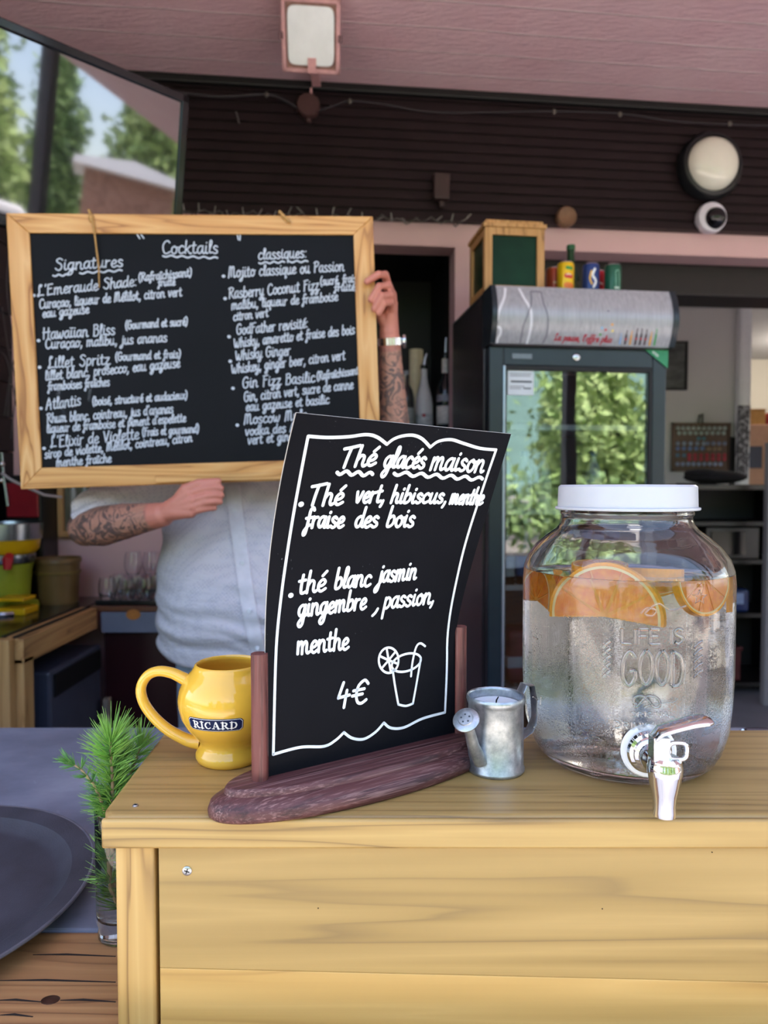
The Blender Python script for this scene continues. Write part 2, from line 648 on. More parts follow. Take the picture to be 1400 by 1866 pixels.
def ribbons(strokes, width, fn, nrm, lift=.0004):
    """flat painted strokes with rounded ends lying on the surface fn(u, v)"""
    mb = MB()
    for k in strokes:
        w = width
        if isinstance(k, tuple):
            w, k = k
        q = [k[0]]
        for p in k[1:]:
            if math.hypot(p[0] - q[-1][0], p[1] - q[-1][1]) > w * .08:
                q.append(p)
        if len(q) < 2:
            q = [k[0], (k[0][0] + w * .15, k[0][1])]
        n = len(q)
        Lf, Rt = [], []
        for i in range(n):
            a, b = q[max(i - 1, 0)], q[min(i + 1, n - 1)]
            dx, dy = b[0] - a[0], b[1] - a[1]
            d = math.hypot(dx, dy) or 1
            ox, oy = -dy / d * w / 2, dx / d * w / 2
            Lf.append((q[i][0] + ox, q[i][1] + oy))
            Rt.append((q[i][0] - ox, q[i][1] - oy))

        def cap(c, frm):
            a0 = math.atan2(frm[1] - c[1], frm[0] - c[0])
            return [(c[0] + w / 2 * math.cos(a0 - math.pi * t / 5), c[1] + w / 2 * math.sin(a0 - math.pi * t / 5)) for t in range(1, 5)]
        poly = []
        poly += [(i, Lf[i]) for i in range(n)]
        base = len(mb.v)

        def put(p):
            o = V3(fn(*p)) + V3(nrm(*p)) * lift
            mb.v.append(tuple(o))
            return len(mb.v) - 1
        li = [put(p) for p in Lf]
        ri = [put(p) for p in Rt]
        for i in range(n - 1):
            mb.f.append((li[i], ri[i], ri[i + 1], li[i + 1]))
        e = [put(p) for p in cap(q[-1], Lf[-1])]
        mb.f.append(tuple([ri[-1]] + e[::-1] + [li[-1]]))
        e = [put(p) for p in cap(q[0], Rt[0])]
        mb.f.append(tuple([li[0]] + e[::-1] + [ri[0]]))
    return mb


def wave(p0, p1, n, amp):
    L = math.hypot(p1[0] - p0[0], p1[1] - p0[1])
    out = []
    for i in range(n * 8 + 1):
        t = i / (n * 8)
        out.append((p0[0] + (p1[0] - p0[0]) * t, p0[1] + (p1[1] - p0[1]) * t + amp * math.sin(2 * math.pi * n * t)))
    return out


def ray_plane(px, py, o, n):
    d = ray(px, py)
    return _O + d * (((V3(o) - _O) @ V3(n)) / (d @ V3(n)))


def on_plane(px, py, o, ax, ay, n):
    q = ray_plane(px, py, o, n) - V3(o)
    return float(q @ V3(ax)), float(q @ V3(ay))


Z = V3((0, 0, 1))
BAR = EYE - .42          # bar top
BOX = EYE - .25          # top of the wooden riser
RIGHT = V3((1, 0, 0))

# ------------------------------------------------------------------ setting
pink = M('pink_paint', '#d9b4b6', .55, var=.05, vscale=3, bmp=.2, bscale=60)
fascia_m = M('dark_brown_cladding', '#241a1d', .5, var=.15, vscale=8, spec=.35, bmp=.1, bscale=90)
black_m = M('black_paint', '#0c0b0e', .55, var=.2)
dark_m = M('dark_brown_paint', '#1d1517', .5, var=.2)
white_wall = M('white_plaster', '#b9b7b6', .8, var=.03, vscale=2)
cream_wall = M('cream_plaster', '#cfc7b8', .8, var=.03, vscale=2)
floor_m = M('grey_floor', '#6f6f75', .6, var=.1, vscale=4)

WH = V3((.9945, .1045, 0))
WN = V3((.1045, -.9945, 0))      # the back wall's face, towards the terrace
W0 = V3((0, 3.0, 0))


def wall_pt(s, z, out=0.0):
    return W0 + WH * s + WN * out + Z * z


# board-marked pink concrete ceiling
m, t, b = base_mat('pink_board_marked_concrete')
v = coords(t, (1, 1, 1), (0, 0, -math.atan2(.1045, .9945)))
sp = t.nodes.new('ShaderNodeSeparateXYZ')
t.links.new(v, sp.inputs[0])
fr = math_n(t, 'FRACT', math_n(t, 'ADD', math_n(t, 'MULTIPLY', sp.outputs[1], 7.2), math_n(t, 'MULTIPLY', noise(t, coords(t, (.8, 6, 1)), 2, 2), .16)))
seam = ramp(t, fr, [(0, (0, 0, 0, 1)), (.95, (0, 0, 0, 1)), (.975, (1, 1, 1, 1)), (1, (0, 0, 0, 1))])
blot = noise(t, coords(t), 3, 5)
c = ramp(t, blot, [(.3, lin('#e8bfc8')), (.7, lin('#f0ced5'))])
t.links.new(mixc(t, math_n(t, 'MULTIPLY', seam, 1.0), c, lin('#fff4f2')), b.inputs['Base Color'])
b.inputs['Roughness'].default_value = .45
bl = math_n(t, 'ADD', seam, noise(t, coords(t, (3, 9, 3)), 6, 6, .65))
bump(t, b, bl, .8, .010)
ceil_m = m

struct('ceiling', MB().box((1.0, 4.225, 3.08), (14, 7.95, .24)), ceil_m, smooth=0)
struct('floor', MB().box((1, 4.65, -.05), (14, 7.3, .1)), floor_m, smooth=0)

mb = MB()
n_sl = 13
z0f, z1f = 2.435, 2.955
dz = (z1f - z0f) / n_sl
prof = []
for i in range(n_sl):
    prof += [(.040, z0f + dz * i), (.032, z0f + dz * (i + .86)), (.027, z0f + dz * (i + .90)), (.027, z0f + dz * (i + .99))]
poly = [(-.02, z0f)] + prof + [(-.02, z1f)]
mb.prism(poly, W0, WN, Z, WH, -3.2, 5.0)
struct('trim_1', mb, fascia_m, smooth=0)
struct('trim_2', MB().frame_box(W0, WH, WN, Z, -3.2, 5.0, .02, .06, 2.925, 2.957), black_m, smooth=0, bevel=.006)

mb = MB()
mb.frame_box(W0, WH, WN, Z, -1.6, 5.0, -.12, 0, 2.34, 2.96)     # lintel
mb.frame_box(W0, WH, WN, Z, .30, .62, -.12, 0, 0, 2.34)         # pier beside the fridge
mb.frame_box(W0, WH, WN, Z, -1.6, -.25, -.12, 0, 0, 2.34)       # wall behind the glasses
mb.frame_box(W0, WH, WN, Z, -.25, .30, -.12, 0, 0, 1.50)
struct('wall_back', mb, pink, smooth=0)
struct('trim_3', MB().frame_box(W0, WH, WN, Z, .62, 5.0, -.32, -.121, 2.2, 2.345), dark_m, smooth=0, bevel=.01)
struct('wall_niche', MB().frame_box(W0, WH, WN, Z, -.9, .62, -.62, -.60, 1.0, 2.6)
       .frame_box(W0, WH, WN, Z, -.27, -.25, -.6, -.12, 1.0, 2.4).frame_box(W0, WH, WN, Z, .30, .32, -.6, -.12, 1.0, 2.4)
       .frame_box(W0, WH, WN, Z, -.27, .32, -.6, -.12, 2.36, 2.4), black_m, smooth=0)
# dark cladding of the side wall behind the television
mb = MB()
for i in range(22):
    mb.box((-1.49, 1.9, .066 + i * .134), (.03 + .006 * (i % 2), 2.0, .13))
mb.box((-1.505, 1.9, 1.48), (.02, 2.0, 2.95))
struct('wall_left', mb, black_m, smooth=0)
# the room seen through the opening beside the fridge
struct('wall_far', MB().box((1.35, 5.65, 1.36), (2.74, .3, 2.72)), white_wall, smooth=0, bevel=.03)
struct('wall_room', MB().box((4.2, 7.95, 1.36), (5.5, .2, 2.72)), cream_wall, smooth=0)
struct('wall_sun_block', MB().box((6.0, 5.5, 1.48), (.2, 5.0, 2.96)), white_wall, smooth=0)  # out of view, added to keep the sun out of the room
struct('ceiling_room', MB().box((3.2, 5.75, 2.84), (6.0, 4.6, .23)), white_wall, smooth=0)
struct('trim_4', MB().box((2.74, 5.6, 1.36), (.10, .34, 2.72)), M('white_gloss_paint', '#d8d8dc', .4, var=.03), smooth=0, bevel=.03)
struct('trim_5', MB().box((2.335, 4.32, .80), (.045, .05, 1.6)), M('grey_metal_post', '#77777c', .4, var=.05), smooth=0, bevel=.004)
rl = bpy.data.lights.new('room_lamp', 'POINT')
rl.energy = 16
rl.shadow_soft_size = .12
rl.color = (1, .93, .82)
rlo = bpy.data.objects.new('room_lamp', rl)
COL.objects.link(rlo)
rlo.location = (4.1, 6.6, 2.50)

# ------------------------------------------------------------------ outside: what the fridge door and the television mirror
ground_m = M('pale_gravel', '#d8d0c2', .9, var=.12, vscale=1.5)
struct('floor_terrace', MB().box((1, -1.2, -.05), (18, 4.4, .1)), ground_m, smooth=0)
struct('ground', MB().box((5, -41.9, -.07), (160, 77.0, .1)), M('pale_asphalt', '#8e8782', .95, var=.25, vscale=.6), smooth=0)
post_m = M('dark_steel_post', '#4a4448', .5, var=.08)
struct('column_1', MB().box((1.77, .33, 1.48), (.075, .075, 2.96)), post_m, smooth=0, bevel=.01)


def leaf_mat(name, a, b_):
    m, t, b = base_mat(name)
    t.links.new(ramp(t, noise(t, coords(t), 1.3, 4), [(.3, lin(a)), (.7, lin(b_))]), b.inputs['Base Color'])
    b.inputs['Roughness'].default_value = .6
    return m


leaf_a = leaf_mat('fresh_green_leaves', '#7f9f56', '#b4c784')
leaf_b = leaf_mat('mid_green_leaves', '#64864e', '#93ad6c')
bark = M('bark', '#4a3c30', .9)


def leaf_blob(c, rr, n, size, rng):
    """a crown of single leaves clumped in boughs"""
    c = V3(c)
    k = 26
    bo = rng.normal(size=(k, 3))
    bo /= np.linalg.norm(bo, axis=1)[:, None]
    bo *= rng.uniform(.35, .85, (k, 1))
    w = rng.integers(0, k, n)
    p = bo[w] + rng.normal(size=(n, 3)) * .17
    p = c + p * V3(rr)
    a = rng.normal(size=(n, 3))
    a /= np.linalg.norm(a, axis=1)[:, None]
    d = np.cross(a, rng.normal(size=(n, 3)))
    d /= np.linalg.norm(d, axis=1)[:, None]
    s = size * rng.uniform(.6, 1.3, (n, 1))
    vs = np.stack([p - a * s, p + d * s * .5, p + a * s, p - d * s * .5], 1).reshape(-1, 3)
    fs = [(4 * i, 4 * i + 1, 4 * i + 2, 4 * i + 3) for i in range(n)]
    return vs, fs


rng = np.random.default_rng(5)
tree_spots = [(1.2 + 3.8 * i, -10.2 - .5 * (i % 2), (6.4, 5.8, 7.0, 6.2, 6.8)[i % 5], 1.45, i % 3 == 1) for i in range(-2, 7)] + [(-3 + 7.5 * i, -15.5 - .6 * (i % 2), 9.0, 2.3, i % 2 == 0) for i in range(4)] + [(12.4, -5.8, 8.4, 1.05, 0), (17.0, -6.4, 9.6, .95, 1), (17.1, -2.9, 9.0, 1.1, 0), (13.4, -2.3, 8.6, 1.1, 0)]
names = ['outermost tree of the terrace hedge, away from the car', 'tree of the hedge row next to the outermost one', 'green tree straight behind the camera', 'sunlit tree mirrored in the fridge door near its notice', 'sunlit tree mirrored in the middle of the fridge door beside the dark post', 'bright tree mirrored at the hinge side of the fridge door',
         'green tree by the parking place', 'tall tree mirrored over the kiosk in the television', 'tree at the car end of the hedge row', 'big tree of the back row behind the outermost hedge tree', 'big back-row tree straight behind the camera', 'big back-row tree behind the fridge door reflection', 'big back-row tree behind the parked van', 'leafy tree right behind the kiosk in the television', 'taller darker tree behind the van in the television', 'tree at the edge of the kiosk roof in the television', 'slim leafy tree between the van and the kiosk']
for (x, y, h, r_, kd), lb in zip(tree_spots, names):
    h *= .72
    y -= 1.0
    tr = thing('tree', lb, 'tree', (x, y, 0), 'trees around the terrace')
    link('crown', leaf_blob((x, y, h * .5), (r_, r_, h * .56), 5200, .15, rng), leaf_b if kd else leaf_a, tr, smooth=0)
    mbt = MB().tube([(x, y, -.05), (x + .05, y, h * .3), (x, y + .1, h * .8)], [.17, .14, .05], 10)
    for a in range(5):
        an = a * 1.3
        mbt.tube([(x, y, h * (.3 + .07 * a)), (x + .6 * r_ * math.cos(an), y + .6 * r_ * math.sin(an), h * (.5 + .07 * a))], [.07, .02], 6)
    link('trunk', mbt, bark, tr)
# low hedge filling the gaps
hv, hf = [], []
for i in range(13):
    vs_, fs_ = leaf_blob((-9 + i * 1.6, -7.6 - .2 * (i % 3), .8), (1.0, .55, .85), 520, .12, rng)
    hf += [tuple(k + len(hv) for k in q) for q in fs_]
    hv += vs_.tolist()
hg = link('hedge', (hv, hf), leaf_b, smooth=0, origin=(9, -7.8, 0))
tag(hg, 'long green hedge along the terrace edge behind the camera', 'hedge', kind='stuff')
# wooded hillside
hl = MB()
hl.grid(lambda u, v: (u, -70 - 6 * math.sin(u * .05) - v * 60, v * (26 + 10 * math.sin(u * .023 + 1) + 3 * math.sin(u * .21))), [-60 + 6 * i for i in range(40)], [0, .3, .6, .85, 1])
struct('hill', hl, M('hazy_hillside', '#5d7a72', .95, var=.2, vscale=.15))

# white car and timber kiosk mirrored in the television
car = thing('van', 'white van parked beyond the terrace, mirrored in the television', 'van', (9.6, -4.9, 0))
ax, ay = V3((.53, .85, 0)), V3((-.85, .53, 0))
side = [(-2.1, .35), (2.1, .35), (2.15, .9), (1.9, 1.3), (1.3, 1.5), (.7, 2.35), (-2.0, 2.5), (-2.15, 2.0), (-2.15, .85)]
link('van_body', MB().prism(side, (9.6, -4.9, 0), ax, Z, ay, -.85, .85), M('white_car_paint', '#f1f2f4', .25, coat=.6, var=0), car, smooth=0, bevel=.07, bseg=3)
gl = M('dark_car_glass', '#1a2228', .08, var=0)
for sgn in (-1, 1):
    link('side_window', MB().prism([(.55, 2.2), (-.2, 2.25), (-.2, 1.5), (1.0, 1.5)], (9.6, -4.9, 0), ax, Z, ay, sgn * .852, sgn * .86), gl, car, smooth=0)
    for wx in (-1.35, 1.35):
        c0 = V3((9.6, -4.9, .33)) + ax * wx + ay * .74 * sgn
        link('wheel', MB().lathe([(0, -.1), (.2, -.1), (.33, -.09), (.33, .09), (.2, .1), (0, .1)], c0, ay, 24), M('tyre', '#18181a', .8), car)
ko = V3((8.2, -1.8, 0))
kx, ky = V3((.42, .91, 0)), V3((-.91, .42, 0))
ko = ko + 0
ki = thing('kiosk', 'timber kiosk with a white roof, mirrored in the television', 'kiosk', ko)
link('kiosk_wall', MB().frame_box(ko, kx, ky, Z, -.58, .58, -.55, .55, 0, 2.95), wood('kiosk_boards', '#b98f78', '#a97c66', '#7d5a48', 'X', 8, 1.2), ki, smooth=0)
link('kiosk_roof', MB().prism([(-.72, 2.95), (.72, 2.95), (.70, 3.03), (0, 3.14), (-.70, 3.03)], ko, kx, Z, ky, -.9, .9), M('white_sheet_roof', '#e9ebee', .4, var=0), ki, smooth=0)

# ------------------------------------------------------------------ the bar
bar = thing('bar_counter', 'long bar counter with a blue-grey slate top and a reddish timber front edge', 'bar counter', (0, .8, 0))
slate_m, t, b = base_mat('blue_grey_slate')
n1 = noise(t, coords(t, (1, 1.6, 1)), 5, 7, .62)
n2 = noise(t, coords(t), 60, 4)
c = ramp(t, n1, [(.28, lin('#5b606d')), (.5, lin('#727888')), (.75, lin('#8d93a0'))])
sc_ = ramp(t, noise(t, coords(t, (26, 90, 1), (0, 0, .9)), 1.2, 2), [(.70, (0, 0, 0, 1)), (.78, (.35, .35, .35, 1))])
t.links.new(mixc(t, sc_, c, lin('#9aa1ad')), b.inputs['Base Color'])
b.inputs['Roughness'].default_value = .5
bump(t, b, math_n(t, 'ADD', n1, math_n(t, 'MULTIPLY', n2, .3)), .25, .002)
link('slate_top', MB().box((.2, .9435, BAR - .02), (3.0, .567, .04)), slate_m, bar, smooth=0, bevel=.003)
redwood = wood('aged_reddish_timber', '#bd8f5d', '#a87a4e', '#64412a', 'X', 7, 12.0, .5, 2.0, fibre=.5, bmp=.4, stretch=24)
link('timber_edge', MB().box((.2, .5555, BAR - .021), (3.0, .209, .042)), redwood, bar, smooth=0, bevel=.006)
link('counter_front', MB().box((.2, .56, .44), (2.9, .08, .88)).box((.2, 1.18, .44), (2.9, .06, .88)), redwood, bar, smooth=0)
kn = link('knot', MB().ball(G(92, 1822, BAR) - Z * .0005, (.0085, .0062, .0012), 16, 8), M('dark_knot', '#3a2218', .35, var=.3, vscale=90), bar, label='dark knot in the timber edge')
for y0, x0, x1 in ((1787, -5, 211), (1823, -5, 75), (1823, 110, 211), (1740, 60, 211), (1850, 0, 60)):
    a_, b_ = G(x0, y0, BAR), G(x1, y0 + 3, BAR)
    link('crack', MB().tube([a_, (a_ * .6 + b_ * .4) + V3((0, .0012, 0)), b_], [.0004, .0011, .0005], 6), M('dark_crack', '#1d120d', .9, var=0), bar)

# ------------------------------------------------------------------ wooden riser box the things stand on
pine_x = wood('yellow_pine_lengthwise', '#b6965a', '#a1834a', '#876d41', 'X', 7.0, 9.0, .42, 1.3, fibre=.3, stretch=24)
pine_top = wood('worn_pine_top', '#bb9a5e', '#a8874e', '#82663c', 'X', 9, 12.0, .4, 4.1, fibre=.5, stretch=30)
pine_e = wood('pine_edge_grain', '#c3a262', '#ae8c50', '#80653c', 'X', 6, 16, .45, 2.2, fibre=.35, stretch=26)
pine_z = wood('pine_post', '#cfab6b', '#bc9656', '#8b693b', 'Z', 7, 17, .45, 5.2, fibre=.3, stretch=26)
bf = .5287
bx0 = -.2133
rb = thing('wooden_riser', 'yellow pine box riser standing on the bar under the drinks', 'wooden box', (.25, .63, BAR))
YF = .5310
# top board with a skewed end, front corner rounded
top_poly = [(bx0 + .003, YF), (1.10, YF + .003), (1.10, .735), (-.2235, .715), (-.2165, .545)]
link('top_board', MB().prism(top_poly, (0, 0, 0), (1, 0, 0), (0, 1, 0), Z, BOX - .0235, BOX), [pine_top], rb, smooth=30, bevel=.004, bseg=3)
link('edge_strip', MB().frame_box((0, 0, 0), RIGHT, (0, 1, 0), Z, bx0, 1.10, YF - .0035, YF + .002, BOX - .0237, BOX - .0012), pine_e, rb, smooth=30, bevel=.002)
link('corner_post', MB().box((-.1905, .5475, BAR + (BOX - .0235 - BAR) / 2), (.0300, .026, BOX - .0237 - BAR)), pine_z, rb, smooth=30, bevel=.0022)
zj0, zj1 = float(P(290, 1764, YF + .0035)[2]), float(P(1400, 1790, YF + .0035)[2])
sl_ = (zj1 - zj0) / (P(1400, 1790, YF)[0] - P(290, 1764, YF)[0])
zr = zj0 + sl_ * (1.09 + .1722)
fp = link('front_panel', MB().prism([(-.1722, zj0), (1.09, zr), (1.09, BOX - .0238), (-.1722, BOX - .0238)], (0, 0, 0), RIGHT, Z, (0, 1, 0), YF + .0035, YF + .02), pine_x, rb, smooth=0, bevel=.0006)
link('front_panel', MB().prism([(-.1722, BAR), (1.09, BAR), (1.09, zr - .0001), (-.1722, zj0 - .0001)], (0, 0, 0), RIGHT, Z, (0, 1, 0), YF + .0035, YF + .02), wood('pale_pine_lower_board', '#d3ae6b', '#c09a58', '#a98348', 'X', 7.0, 11.0, .42, 6.3, fibre=.3, stretch=26), rb, smooth=0, bevel=.0006)
link('end_panel', MB().box((-.19, .64, BAR + .07), (.018, .15, .14)), pine_x, rb, smooth=0)
link('back_panel', MB().box((.45, .705, BAR + .07), (1.28, .016, .14)), pine_x, rb, smooth=0)
steel = M('steel', '#b9bcc0', .3, 1, var=.1, vscale=200)


def screw(c, n, r, parent):
    n = V3(n)
    s = link('screw', MB().lathe([(0, -.001), (r, -.001), (r, .0004), (r * .75, .0009), (0, .0009)], c, n, 24), steel, parent)
    a = np.cross(n, (.3, .2, .9))
    a /= np.linalg.norm(a)
    bb = np.cross(n, a)
    cr = MB()
    for p, q in ((a, bb), (bb, a)):
        cr.frame_box(V3(c) + n * .0009, p, q, n, -r * .6, r * .6, -r * .13, r * .13, -.0003, .0002)
    link('cross_slot', cr, M('screw_slot', '#3a3a3a', .6, var=0), s, smooth=0)


screw(P(341, 1587, YF + .0034), (0, -1, 0), .0036, fp)
screw(G(247, 1468, BOX + .0002), (0, 0, 1), .0024, rb.children[0])
# small dings in the front panel
for px, py in ((580, 1655), (1098, 1656), (1298, 1553)):
    link('worm_hole', MB().lathe([(0, -.0004), (.0005, -.0004), (.0005, .0002), (0, .0002)], P(px, py, YF + .0034), (0, -1, 0), 10), M('dark_hole', '#2c1c10', .9, var=0), fp)

# ------------------------------------------------------------------ curved menu card in its turned stand
SL = V3((-.0921, .5504, BOX + .022))
SR = V3((.0655, .6516, BOX + .022))
SW = float(np.linalg.norm(SR - SL))
SU = (SR - SL) / SW
SN = V3((SU[1], -SU[0], 0))


def lean(u, z):
    dl = 1.76 * max(z - .0995, 0) ** 2
    dr = .38 * max(z - .078, 0) - .38 * .03 * (1 - math.exp(-max(z - .078, 0) / .03))
    dr *= 1.18
    return dl * (1 - u) + dr * u


def card(a, z):
    """menu card surface: a metres along its foot, z metres up"""
    u = a / SW
    return SL + SU * a + SN * lean(u, z) + Z * z


def card_n(a, z):
    e = 1e-4
    n = np.cross(card(a + e, z) - card(a - e, z), card(a, z + e) - card(a, z - e))
    return n / np.linalg.norm(n)


def card_uv(px, py):
    d = ray(px, py)
    o = SL.copy()
    a, z = .09, .14
    for _ in range(12):
        n = card_n(a, z)
        c = card(a, z)
        q = _O + d * (((c - _O) @ n) / (d @ n))
        e = q - c
        tz = (card(a, z + 1e-4) - card(a, z - 1e-4)) / 2e-4
        A = np.stack([SU, tz], 1)
        s = np.linalg.lstsq(A, e, rcond=None)[0]
        a += float(s[0])
        z += float(s[1])
    return a, z


mah = streaked('worn_mahogany_lengthwise', '#381b1b', '#57302f', '#a37d77', 'X', (0, 0, -math.atan2(SU[1], SU[0])), 240, 4)
mah_z = streaked('worn_mahogany_post', '#43211f', '#6d3a34', '#a87f76', 'Z', (0, 0, 0), 190, 9)
sc0 = (SL + SR) / 2
st = thing('menu_stand', 'dark red wooden stand with an oval base and two round posts', 'menu stand', (sc0[0] - .001, sc0[1] - .001, BOX))
mb = MB()
ell = [(.1365, .0435, .0), (.1385, .0455, .002), (.139, .046, .006), (.137, .044, .0115), (.131, .0385, .0150), (.1265, .0345, .0165), (.1255, .0335, .0205), (.124, .032, .022)]
rows = []
for a, b_, z in ell:
    rows.append([sc0 * V3((1, 1, 0)) + V3((-.001, -.001, 0)) + SU * a * math.cos(k * math.pi / 48) + SN * b_ * math.sin(k * math.pi / 48) + Z * (BOX + z) for k in range(96)])
vs = [p for r_ in rows for p in r_]
fs = []
for j in range(len(rows) - 1):
    for k in range(96):
        fs.append((j * 96 + (k + 1) % 96, j * 96 + k, (j + 1) * 96 + k, (j + 1) * 96 + (k + 1) % 96))
fs.append(tuple(range(96)))
fs.append(tuple((len(rows) - 1) * 96 + k for k in range(95, -1, -1)))
link('base', mb.add(vs, fs), mah, st, smooth=50)
for e, sg in ((SL, -1), (SR, 1)):
    c = e + SU * sg * .0052
    # turned post with a saw slot that takes the card's edge
    mb = MB()
    poly = []
    for k in range(40):
        an = 2 * math.pi * k / 40
        poly.append((math.cos(an) * .0066, math.sin(an) * .0066))
    sl = [p for p in poly if not (p[0] * -sg > 0 and abs(p[1]) < .0012)]
    i0 = [i for i, p in enumerate(poly) if p[0] * -sg > 0 and abs(p[1]) < .0012]
    cut = []
    done = False
    for i, p in enumerate(poly):
        if i in i0:
            if not done:
                ys = -1 if (sg < 0) else 1
                cut += [(-sg * .0064, .0012 * ys), (-sg * .0035, .0012 * ys), (-sg * .0035, -.0012 * ys), (-sg * .0064, -.0012 * ys)]
                done = True
        else:
            cut.append(p)
    if sg < 0:      # the slot straddles the first vertex on this side
        cut = [p for p in cut if p not in cut[:0]]
        body = [p for i, p in enumerate(poly) if i not in i0]
        cut = body + [(.0064, -.0012), (.0035, -.0012), (.0035, .0012), (.0064, .0012)]
    mb.prism(cut, c, SU, SN, Z, -.001, .0985)
    link('post', mb, mah_z, st, smooth=30, bevel=.0004)

slate_card = M('matt_black_card', '#101116', .6, var=.15, vscale=14, spec=.12, bmp=.12, bscale=500)
# chalk dust and faint rubbed-out marks on the card
t = slate_card.node_tree
b = t.nodes['Principled BSDF']
src = b.inputs['Base Color'].links[0].from_socket
dust = ramp(t, noise(t, coords(t), 420, 2, .5), [(.70, (0, 0, 0, 1)), (.76, (.5, .5, .5, 1))])
area = ramp(t, noise(t, coords(t), 22, 2), [(.55, (0, 0, 0, 1)), (.72, (1, 1, 1, 1))])
t.links.new(mixc(t, math_n(t, 'MULTIPLY', dust, area), src, lin('#8d8f96')), b.inputs['Base Color'])
mc = thing('menu_card', 'curved black chalk card listing iced teas, held in the wooden stand', 'chalk menu', (SL + SR) / 2)
zt = lambda a: .279 - .0085 * a / SW
NU, NV = 18, 40
link('card', MB().sheet(lambda a, v: card(a, v * zt(a)), lambda a, v: card_n(a, v * zt(a)), [SW * i / NU for i in range(NU + 1)], [i / NV for i in range(NV + 1)], .0013), slate_card, mc, smooth=60)
chalk = M('white_chalk_marker', '#e6eef2', .6, var=.05, vscale=150)
paper_edge = M('pale_cut_edge', '#b9b3aa', .8)
link('cut_edge', MB().tube([card(-.0001, zt(0) * i / 30) - SN * .0007 for i in range(31)], .00042, 6), paper_edge, mc)
link('cut_edge', MB().tube([card(SW * i / 10, zt(SW * i / 10)) - SN * .0007 for i in range(11)], .0005, 6), paper_edge, mc)


def z3(x, y):
    return 480 + x / 3.0435, 760 + y / 3.0435


def z4(x, y):
    return 380 + x / 2.3333, 1100 + y / 2.3333


def cuv(p):
    return card_uv(*p)


border = []
topb = [z3(248, 105), z3(350, 112), z3(470, 108), z3(570, 96), z3(630, 110), z3(685, 150)]
topc = [z3(685, 150), z3(720, 122), z3(770, 104), z3(830, 100), z3(880, 120), z3(925, 166)]
topd = [z3(925, 166), z3(970, 134), z3(1040, 124), z3(1110, 145), z3(1200, 172), z3(1290, 181)]
botb = [z4(275, 640), z4(390, 610), z4(490, 606), z4(540, 580), z4(575, 547)]
botc = [z4(575, 547), z4(610, 571), z4(660, 575), z4(710, 545), z4(745, 506)]
botd = [z4(745, 506), z4(775, 528), z4(830, 526), z4(910, 488), z4(1005, 462)]
lb = [z3(248, 105), z3(195, 380), z3(140, 700), z3(100, 980), z3(68, 1339), z4(275, 640)]
rbp = [z3(1290, 181), z3(1215, 400), z3(1120, 700), z3(1055, 980), z3(1018, 1320), z4(1005, 462)]
for k in (topb, topc, topd, botb, botc, botd):
    border.append((.0024, smooth_line([cuv(p) for p in k], 8)))
for k in (lb, rbp):
    border.append((.0023, smooth_line([cuv(p) for p in k], 8)))
link('border_line', ribbons(border, .0026, card, card_n), chalk, mc, smooth=0)

wr = []
W3 = [("Th\u00e9", 420, 278, 612, 266, 62), ("glac\u00e9s", 662, 276, 886, 282, 62), ("maison", 920, 290, 1212, 304, 66),
      ("Th\u00e9", 245, 490, 430, 484, 64), ("vert,", 505, 472, 664, 470, 58), ("hibiscus,", 702, 474, 1008, 476, 52), ("menthe", 1030, 478, 1208, 484, 50),
      ("fraise", 228, 612, 436, 612, 60), ("des", 502, 612, 626, 608, 60), ("bois", 678, 606, 826, 606, 60),
      ("th\u00e9", 190, 978, 336, 962, 66), ("blanc", 392, 950, 586, 936, 62), ("jasmin", 632, 918, 840, 896, 60),
      ("gingembre", 190, 1108, 562, 1062, 62), (",", 600, 1076, 640, 1070, 62), ("passion,", 662, 1062, 940, 1030, 60), ("menthe", 184, 1314, 466, 1286, 66)]
for s, x0, y0, x1, y1, xh in W3:
    a = cuv(z3(x0, y0))
    c = cuv(z3(x1, y1))
    m_ = cuv(z3((x0 + x1) / 2, (y0 + y1) / 2))
    h = cuv(z3((x0 + x1) / 2 + 12, (y0 + y1) / 2 - xh))
    wr += [(.0025, k) for k in lay(s, a, c, h[1] - m_[1], .05, asc=.92)]
a, c = cuv(z4(543, 438)), cuv(z4(668, 424))
wr += [(.0027, k) for k in lay("4\u20ac", a, c, .0105, .12)]
for p in ((207, 482), (150, 988)):
    u = cuv(z3(*p))
    wr.append((.0042, [u, (u[0] + .0004, u[1])]))
wr.append((.0028, wave(cuv(z3(408, 305)), cuv(z3(605, 316)), 3, -.0014)))
wr.append((.0028, wave(cuv(z3(724, 310)), cuv(z3(1214, 342)), 6, -.0014)))
hd_n = len(text_strokes('Th\u00e9')[0]) + len(text_strokes('glac\u00e9s')[0]) + len(text_strokes('maison')[0])
link('chalk_heading', ribbons(wr[:hd_n] + wr[-2:], .0027, card, card_n, .0006), chalk, mc, smooth=0)
e_n = hd_n + sum(len(text_strokes(w[0])[0]) for w in W3[3:9])
p_n = hd_n + sum(len(text_strokes(w[0])[0]) for w in W3[3:])
link('tea_entry', ribbons(wr[hd_n:e_n] + wr[-4:-3], .0027, card, card_n, .0006), chalk, mc, smooth=0)
link('tea_entry', ribbons(wr[e_n:p_n] + wr[-3:-2], .0027, card, card_n, .0006), chalk, mc, smooth=0)
link('price', ribbons(wr[p_n:-4], .0027, card, card_n, .0006), chalk, mc, smooth=0)
dr = []


def px_line(pts, w=.0021, n=6):
    dr.append((w, smooth_line([cuv(z4(*p)) for p in pts], n)))


